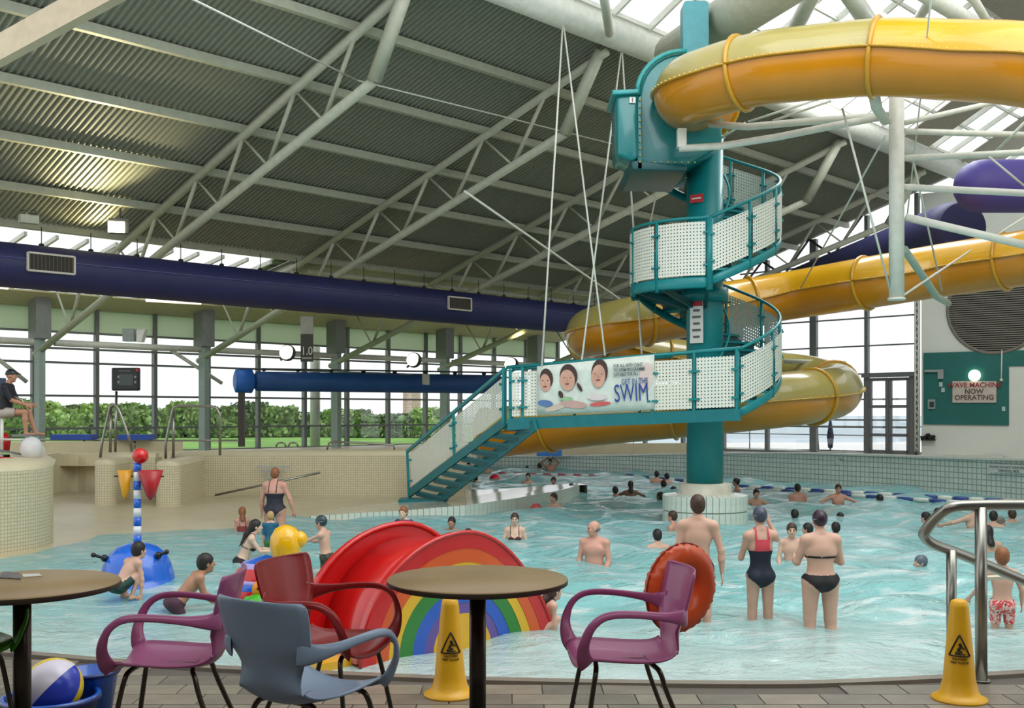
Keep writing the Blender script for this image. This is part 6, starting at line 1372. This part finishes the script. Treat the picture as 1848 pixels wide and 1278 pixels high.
    if face:
        for k in (-1, 1):
            MB().ell(tuple(HP(.03*k, .0865, -.001)), (.0125*g, .009*g, .008*g), 10, 6, axes=(Vector(hr_), Vector(hf), Vector(hu))).build('eye', mat('eye dark', (50, 40, 38), .3), root, local=True)
            MB().tube(HP(.018*k, .094, .022), HP(.046*k, .082, .022), .0045*g, 6).build('eyebrow', mat('hair '+('brown' if hair.startswith('cap') else hair), HC['brown']), root, local=True)
        MB().ell(tuple(HP(0, .091, -.064)), (.024*g, .008*g, .007*g), 12, 6, axes=(Vector(hr_), Vector(hf), Vector(hu))).build('mouth', mat('lips', (160, 90, 84), .5), root, local=True)
    return root
def person_water(label, px, top, water, **kw):
    return person(label, px, top, F*CZ/(water-HZ), **kw)
FRONT = ((.15, .45, -.9), (-.35, .9, .1)); SPREAD = ((.8, .45, -.35), (.3, .9, -.25)); REACH = ((.2, .95, -.1), (-.05, 1, .0)); UPH = ((.8, .1, .75), (-.9, .1, .6))
NEAR = .0105
pw = person_water
pw('young man with bare back and dark shorts wading right, behind the orange ring', 1259, 893, 1128, yaw=-12, h=1.70, skin='fair', hair='brown', suit='shorts', sc=(20, 20, 24), armL=((.14, -.05, -1), (.1, .3, -.9)), armR=((.3, .02, -1), (.05, .12, -1)), legs='wade', hy=10, hv=NEAR)
pw('woman in navy swimsuit with pink racer back, right hand raised to her cap', 1371, 915, 1124, yaw=4, h=1.62, female=True, skin='fair', hair='cap_slate', hs='cap', suit='onepiece', sc=(20, 28, 46), suit2=(206, 70, 84), armL=((.2, .3, -.95), (-.35, .8, .2)), armR=((.35, .75, -.2), (-.45, .1, 1)), goggles=True, hv=NEAR, bulk=.98)
pw('heavier woman in black bikini and plum swim cap standing with back to camera', 1479, 921, 1133, yaw=3, h=1.62, female=True, skin='fair', hair='cap_plum', hs='cap', suit='bikini', sc=(14, 12, 16), bulk=1.27, armL=((.3, .25, -.95), (-.2, .9, .1)), armR=((.3, .25, -.95), (-.2, .9, .1)), goggles=True, hv=NEAR, nostrap=True)
pw('bald older man standing chest deep and looking left, right of the rainbow slide', 1071, 940, 1013, yaw=160, h=1.75, skin='pink', hair='grey', hs='rim', bulk=1.12, armL=((.2, .1, -1), (-.2, .6, -.8)), armR=((.2, .1, -1), (-.2, .6, -.8)), legs=None, hy=-62, face=True, hv=.012)
pw('woman in brown strappy bikini top standing chest deep behind the middle table', 929, 926, 973, yaw=178, h=1.62, female=True, skin='pale', hair='brown', hs='bun', suit='bikini', sc=(84, 40, 36), legs=None, armL=((.3, .1, -1), (-.2, .5, -.6)), armR=((.3, .1, -1), (-.2, .5, -.6)), face=True, hv=.012)
pw('boy with bare chest facing the camera between the two standing women', 1429, 944, 1015, yaw=170, h=1.5, kid=.4, skin='fair', hair='brown', legs=None, armL=((.2, .2, -1), (0, .8, -.5)), armR=((.2, .2, -1), (0, .8, -.5)), face=True, hv=.012)
pw('boy in red and white patterned shorts, back to camera behind the right handrail', 1808, 988, 1140, yaw=-12, h=1.22, kid=1, skin='fair', hair='ginger', suit='shorts', sc=(206, 70, 74), suit2=(230, 200, 190), armL=((.5, .2, -.8), (.3, .4, -.5)), armR=((.4, .2, -.9), (.1, .4, -.8)), hv=.012, bulk=1.05)
pw('crouching boy in dark green shorts, back to camera, in front of the blue dome', 251, 978, 1078, yaw=-38, h=1.28, kid=1, lean=38, legs='crouch', skin='fair', hair='dark', suit='shorts', sc=(22, 62, 52), suit2=(20, 30, 30), armL=((.2, .7, -.7), (0, .5, -.8)), armR=((.2, .7, -.7), (0, .5, -.8)), hv=NEAR)
pw('boy in dark shorts leaning right over the water toys, left of the purple chair', 372, 999, 1104, yaw=-62, h=1.42, kid=.8, lean=42, legs='kneel', skin='tan', hair='dark', suit='shorts', sc=(70, 40, 56), armL=((.1, .9, -.4), (0, 1, .1)), armR=((.1, .8, -.5), (0, 1, .2)), hy=8, hv=NEAR)
pw('girl with long dark hair in a bikini crouching behind the striped dome, facing right', 462, 938, 1012, yaw=-72, h=1.5, female=True, kid=.3, lean=24, legs='kneel', skin='pale', hair='dark', hs='long', suit='bikini', sc=(16, 16, 22), armL=((.1, .8, -.5), (-.2, .9, .4)), armR=((.1, .8, -.5), (-.2, .9, .4)), hv=.012)
pw('boy in dark cap and camouflage shorts reaching for the yellow bell toy', 579, 931, 1040, yaw=72, h=1.2, kid=1, skin='fair', hair='cap_teal', hs='cap', suit='shorts', sc=(70, 72, 48), suit2=(30, 40, 36), armL=((.05, .95, -.25), (-.1, 1, .12)), armR=((.05, .85, -.45), (-.05, 1, .1)), lean=8, goggles=True, hv=NEAR)
pw('large woman in dark swimsuit standing with back to camera in front of the beige wall', 497, 844, 962, yaw=-8, h=1.74, female=True, skin='pink', hair='ginger', hs='short', suit='onepiece', sc=(38, 38, 50), bulk=1.3, armL=((.3, .1, -.95), (.1, .2, -1)), armR=((.4, .1, -.9), (.2, .25, -.95)), hv=.014)
pw('long haired girl sitting at the waterline left of the large woman', 437, 915, 958, yaw=20, h=1.25, female=True, kid=.8, skin='pink', hair='ginger', hs='long', legs=None, suit='onepiece', sc=(140, 60, 60), hv=.014)
pw('blond toddler in a blue and green swim shirt in front of the large woman', 488, 923, 1000, yaw=15, h=.98, kid=1, skin='fair', hair='blond', suit='shirt', sc=(28, 92, 120), suit2=(60, 120, 60), hv=.013)
pw('ginger haired child behind the top of the red slide', 728, 914, 985, yaw=160, h=1.3, kid=.8, skin='pale', hair='ginger', legs=None, suit='shirt', sc=(40, 60, 110), armL=((.6, .3, -.6), (.2, .5, -.6)), hv=.013)
pw('girl in black swimsuit with long hair leaning at the right foot of the rainbow slide', 1000, 1050, 1136, yaw=-60, h=1.25, female=True, kid=.8, lean=35, legs='crouch', skin='fair', hair='brown', hs='long', suit='onepiece', sc=(24, 22, 30), armL=((.1, .5, -.8), (-.1, .5, -.9)), armR=((.1, .6, -.8), (0, .7, -.7)), hv=.0115)
# lifeguard
lgp = person('lifeguard in dark polo shirt, pale shorts and dark cap sitting on the tall chair', 21, 667, 20.3, yaw=-82, h=1.76, legs='sit', skin='tan', hair='cap_black', hs='visor', suit='shirt', sc=(22, 24, 32), suit2=(170, 160, 150), lean=8, armL=((.1, .5, -.85), (-.1, 1, -.1)), armR=((.1, .6, -.8), (-.1, 1, -.2)), hv=.013)
# swimmers farther out: head and shoulders above the water
SW = [ # label, px, top, water, yaw, skin, hair, style, extra
 ('swimmer in grey cap low in the water left of the right handrail', 1661, 1002, 1019, 90, 'fair', 'cap_grey', 'cap', {}),
 ('boy with flat dark hair just above the orange ring', 1186, 955, 985, 10, 'fair', 'dark', 'short', {}),
 ('man seen in profile facing left behind the wading young man', 1213, 922, 955, 60, 'pink', 'brown', 'short', {}),
 ('man with bare shoulders beside the spit kerb holding a pink ball', 999, 890, 924, 140, 'fair', 'brown', 'short', dict(armL=SPREAD, armR=SPREAD, face=True)),
 ('dark haired head just behind the top of the red slide, left one', 815, 933, 952, 170, 'tan', 'dark', 'short', {}),
 ('dark head peeping over the rainbow arch', 845, 954, 972, 10, 'tan', 'brown', 'short', {}),
 ('dark haired swimmer with head down at the far left of the deep pool', 857, 857, 869, 60, 'tan', 'dark', 'short', {}),
 ('dark haired child swimming near the far wall left of the red ball', 879, 835, 853, 170, 'fair', 'dark', 'short', {}),
 ('dark haired boy swimming in the foam right of the red ball', 953, 854, 872, 170, 'fair', 'dark', 'short', {}),
 ('dark head low in the water near the far wall', 951, 841, 850, 0, 'brown', 'dark', 'short', {}),
 ('swimmer with dark hair left of the person carrying the blue float', 973, 836, 852, 40, 'tan', 'dark', 'short', {}),
 ('person with both arms raised holding a blue float above the head', 993, 828, 850, 180, 'tan', 'dark', 'short', dict(armL=UPH, armR=UPH)),
 ('red faced swimmer in the foam below the person with the blue float', 999, 861, 882, 175, 'pink', 'brown', 'short', dict(face=True)),
 ('dark haired swimmer facing right, right of the man by the spit', 1032, 873, 896, -60, 'brown', 'dark', 'short', {}),
 ('dark haired swimmer left of the woman with spread arms', 1110, 878, 895, 20, 'tan', 'dark', 'short', {}),
 ('dark haired woman with arms spread on the water left of the plinth', 1138, 868, 894, 0, 'brown', 'dark', 'long', dict(armL=SPREAD, armR=SPREAD)),
 ('dark haired man, back turned, near the far wall left of the teal column', 1185, 850, 872, 0, 'pink', 'dark', 'short', {}),
 ('second man close to the teal column by the far lane rope', 1203, 854, 874, 20, 'pink', 'dark', 'short', {}),
 ('dark haired child left of the plinth, below the two men', 1197, 867, 886, 30, 'tan', 'dark', 'short', {}),
 ('swimmer with black hair and dark top at the left side of the plinth', 1191, 888, 908, 60, 'brown', 'dark', 'long', {}),
 ('swimmer half hidden by the plinth collar at its left', 1215, 878, 892, 90, 'tan', 'dark', 'short', {}),
 ('woman with dark hair just right of the plinth collar', 1328, 863, 893, 90, 'tan', 'dark', 'bun', dict(face=True)),
 ('child with dark wet hair right of the plinth with arm stretched', 1365, 883, 908, 180, 'fair', 'dark', 'short', dict(armL=SPREAD, armR=SPREAD)),
 ('woman with dark hair and bare shoulders seen from behind by the lane rope', 1439, 873, 909, 0, 'pink', 'dark', 'pony', dict(bulk=1.1)),
 ('boy in goggles facing the camera right of the woman by the lane rope', 1513, 874, 912, 170, 'pink', 'brown', 'short', dict(armL=SPREAD, armR=SPREAD, face=True, goggles=True)),
 ('dark haired swimmer farthest right of the group near the lane rope', 1587, 892, 914, 20, 'tan', 'dark', 'short', {}),
 ('black haired head between the two standing women, above the boy', 1434, 919, 941, 0, 'tan', 'dark', 'short', {}),
 ('dark haired boy partly hidden by the left shoulder of the bikini woman', 1457, 944, 970, 60, 'pink', 'dark', 'short', {}),
 ('dark haired head at the right shoulder of the bikini woman', 1508, 942, 966, 0, 'tan', 'dark', 'short', {}),
 ('dark head low in the water right of the bikini woman', 1516, 925, 939, 0, 'fair', 'dark', 'short', {}),
 ('dark haired boy left of the bend of the right handrail', 1670, 924, 952, 40, 'fair', 'dark', 'short', {}),
 ('black haired head just above the bend of the right handrail', 1692, 917, 938, 0, 'tan', 'dark', 'short', {}),
 ('broad man, back turned, behind the right handrail bend', 1757, 905, 958, 10, 'fair', 'dark', 'short', dict(bulk=1.1, armL=SPREAD)),
 ('dark haired man right of the handrail post', 1793, 922, 958, -30, 'fair', 'dark', 'short', {}),
 ('swimmer with brown hair at the right picture edge', 1826, 919, 944, 0, 'pink', 'brown', 'short', {}),
 ('woman with long dark hair and bare shoulders behind the handrail post', 1782, 948, 1000, 0, 'fair', 'dark', 'long', {}),
 ('swimmer facing right beside the dark haired man at the right edge', 1806, 933, 955, -80, 'fair', 'grey', 'short', {}),
]
for lb, px, top, wat, yaw, sk_, hr2, st_, ex in SW:
    dd_ = F*CZ/(wat-HZ); pw(lb, px, top, wat, yaw=yaw, h=ex.pop('h', 1.66), skin=sk_, hair=hr2, hs=st_, legs=None, hv=.014 if dd_ < 20 else .019 if dd_ < 30 else .022, **ex)
# things held or floating near them
tag(MB().ell(P(968, 921, 25.6), .17, 16, 10).build('pink_ball', mat('pink ball', (206, 90, 92), .35)), 'pink ball beside the man at the spit kerb', 'ball')
tag(MB().ell(P(893, 866, 36.8), .2, 14, 8).build('red_ball', mat('ball red', (206, 40, 62), .35)), 'red ball floating at the far left of the deep pool', 'ball')
tag(MB().box(P(991, 817, 42.3), (1.0, .5, .26)).build('blue_float', mat('float blue', (60, 120, 200), .4)), 'blue foam float held overhead near the far pool wall', 'float')
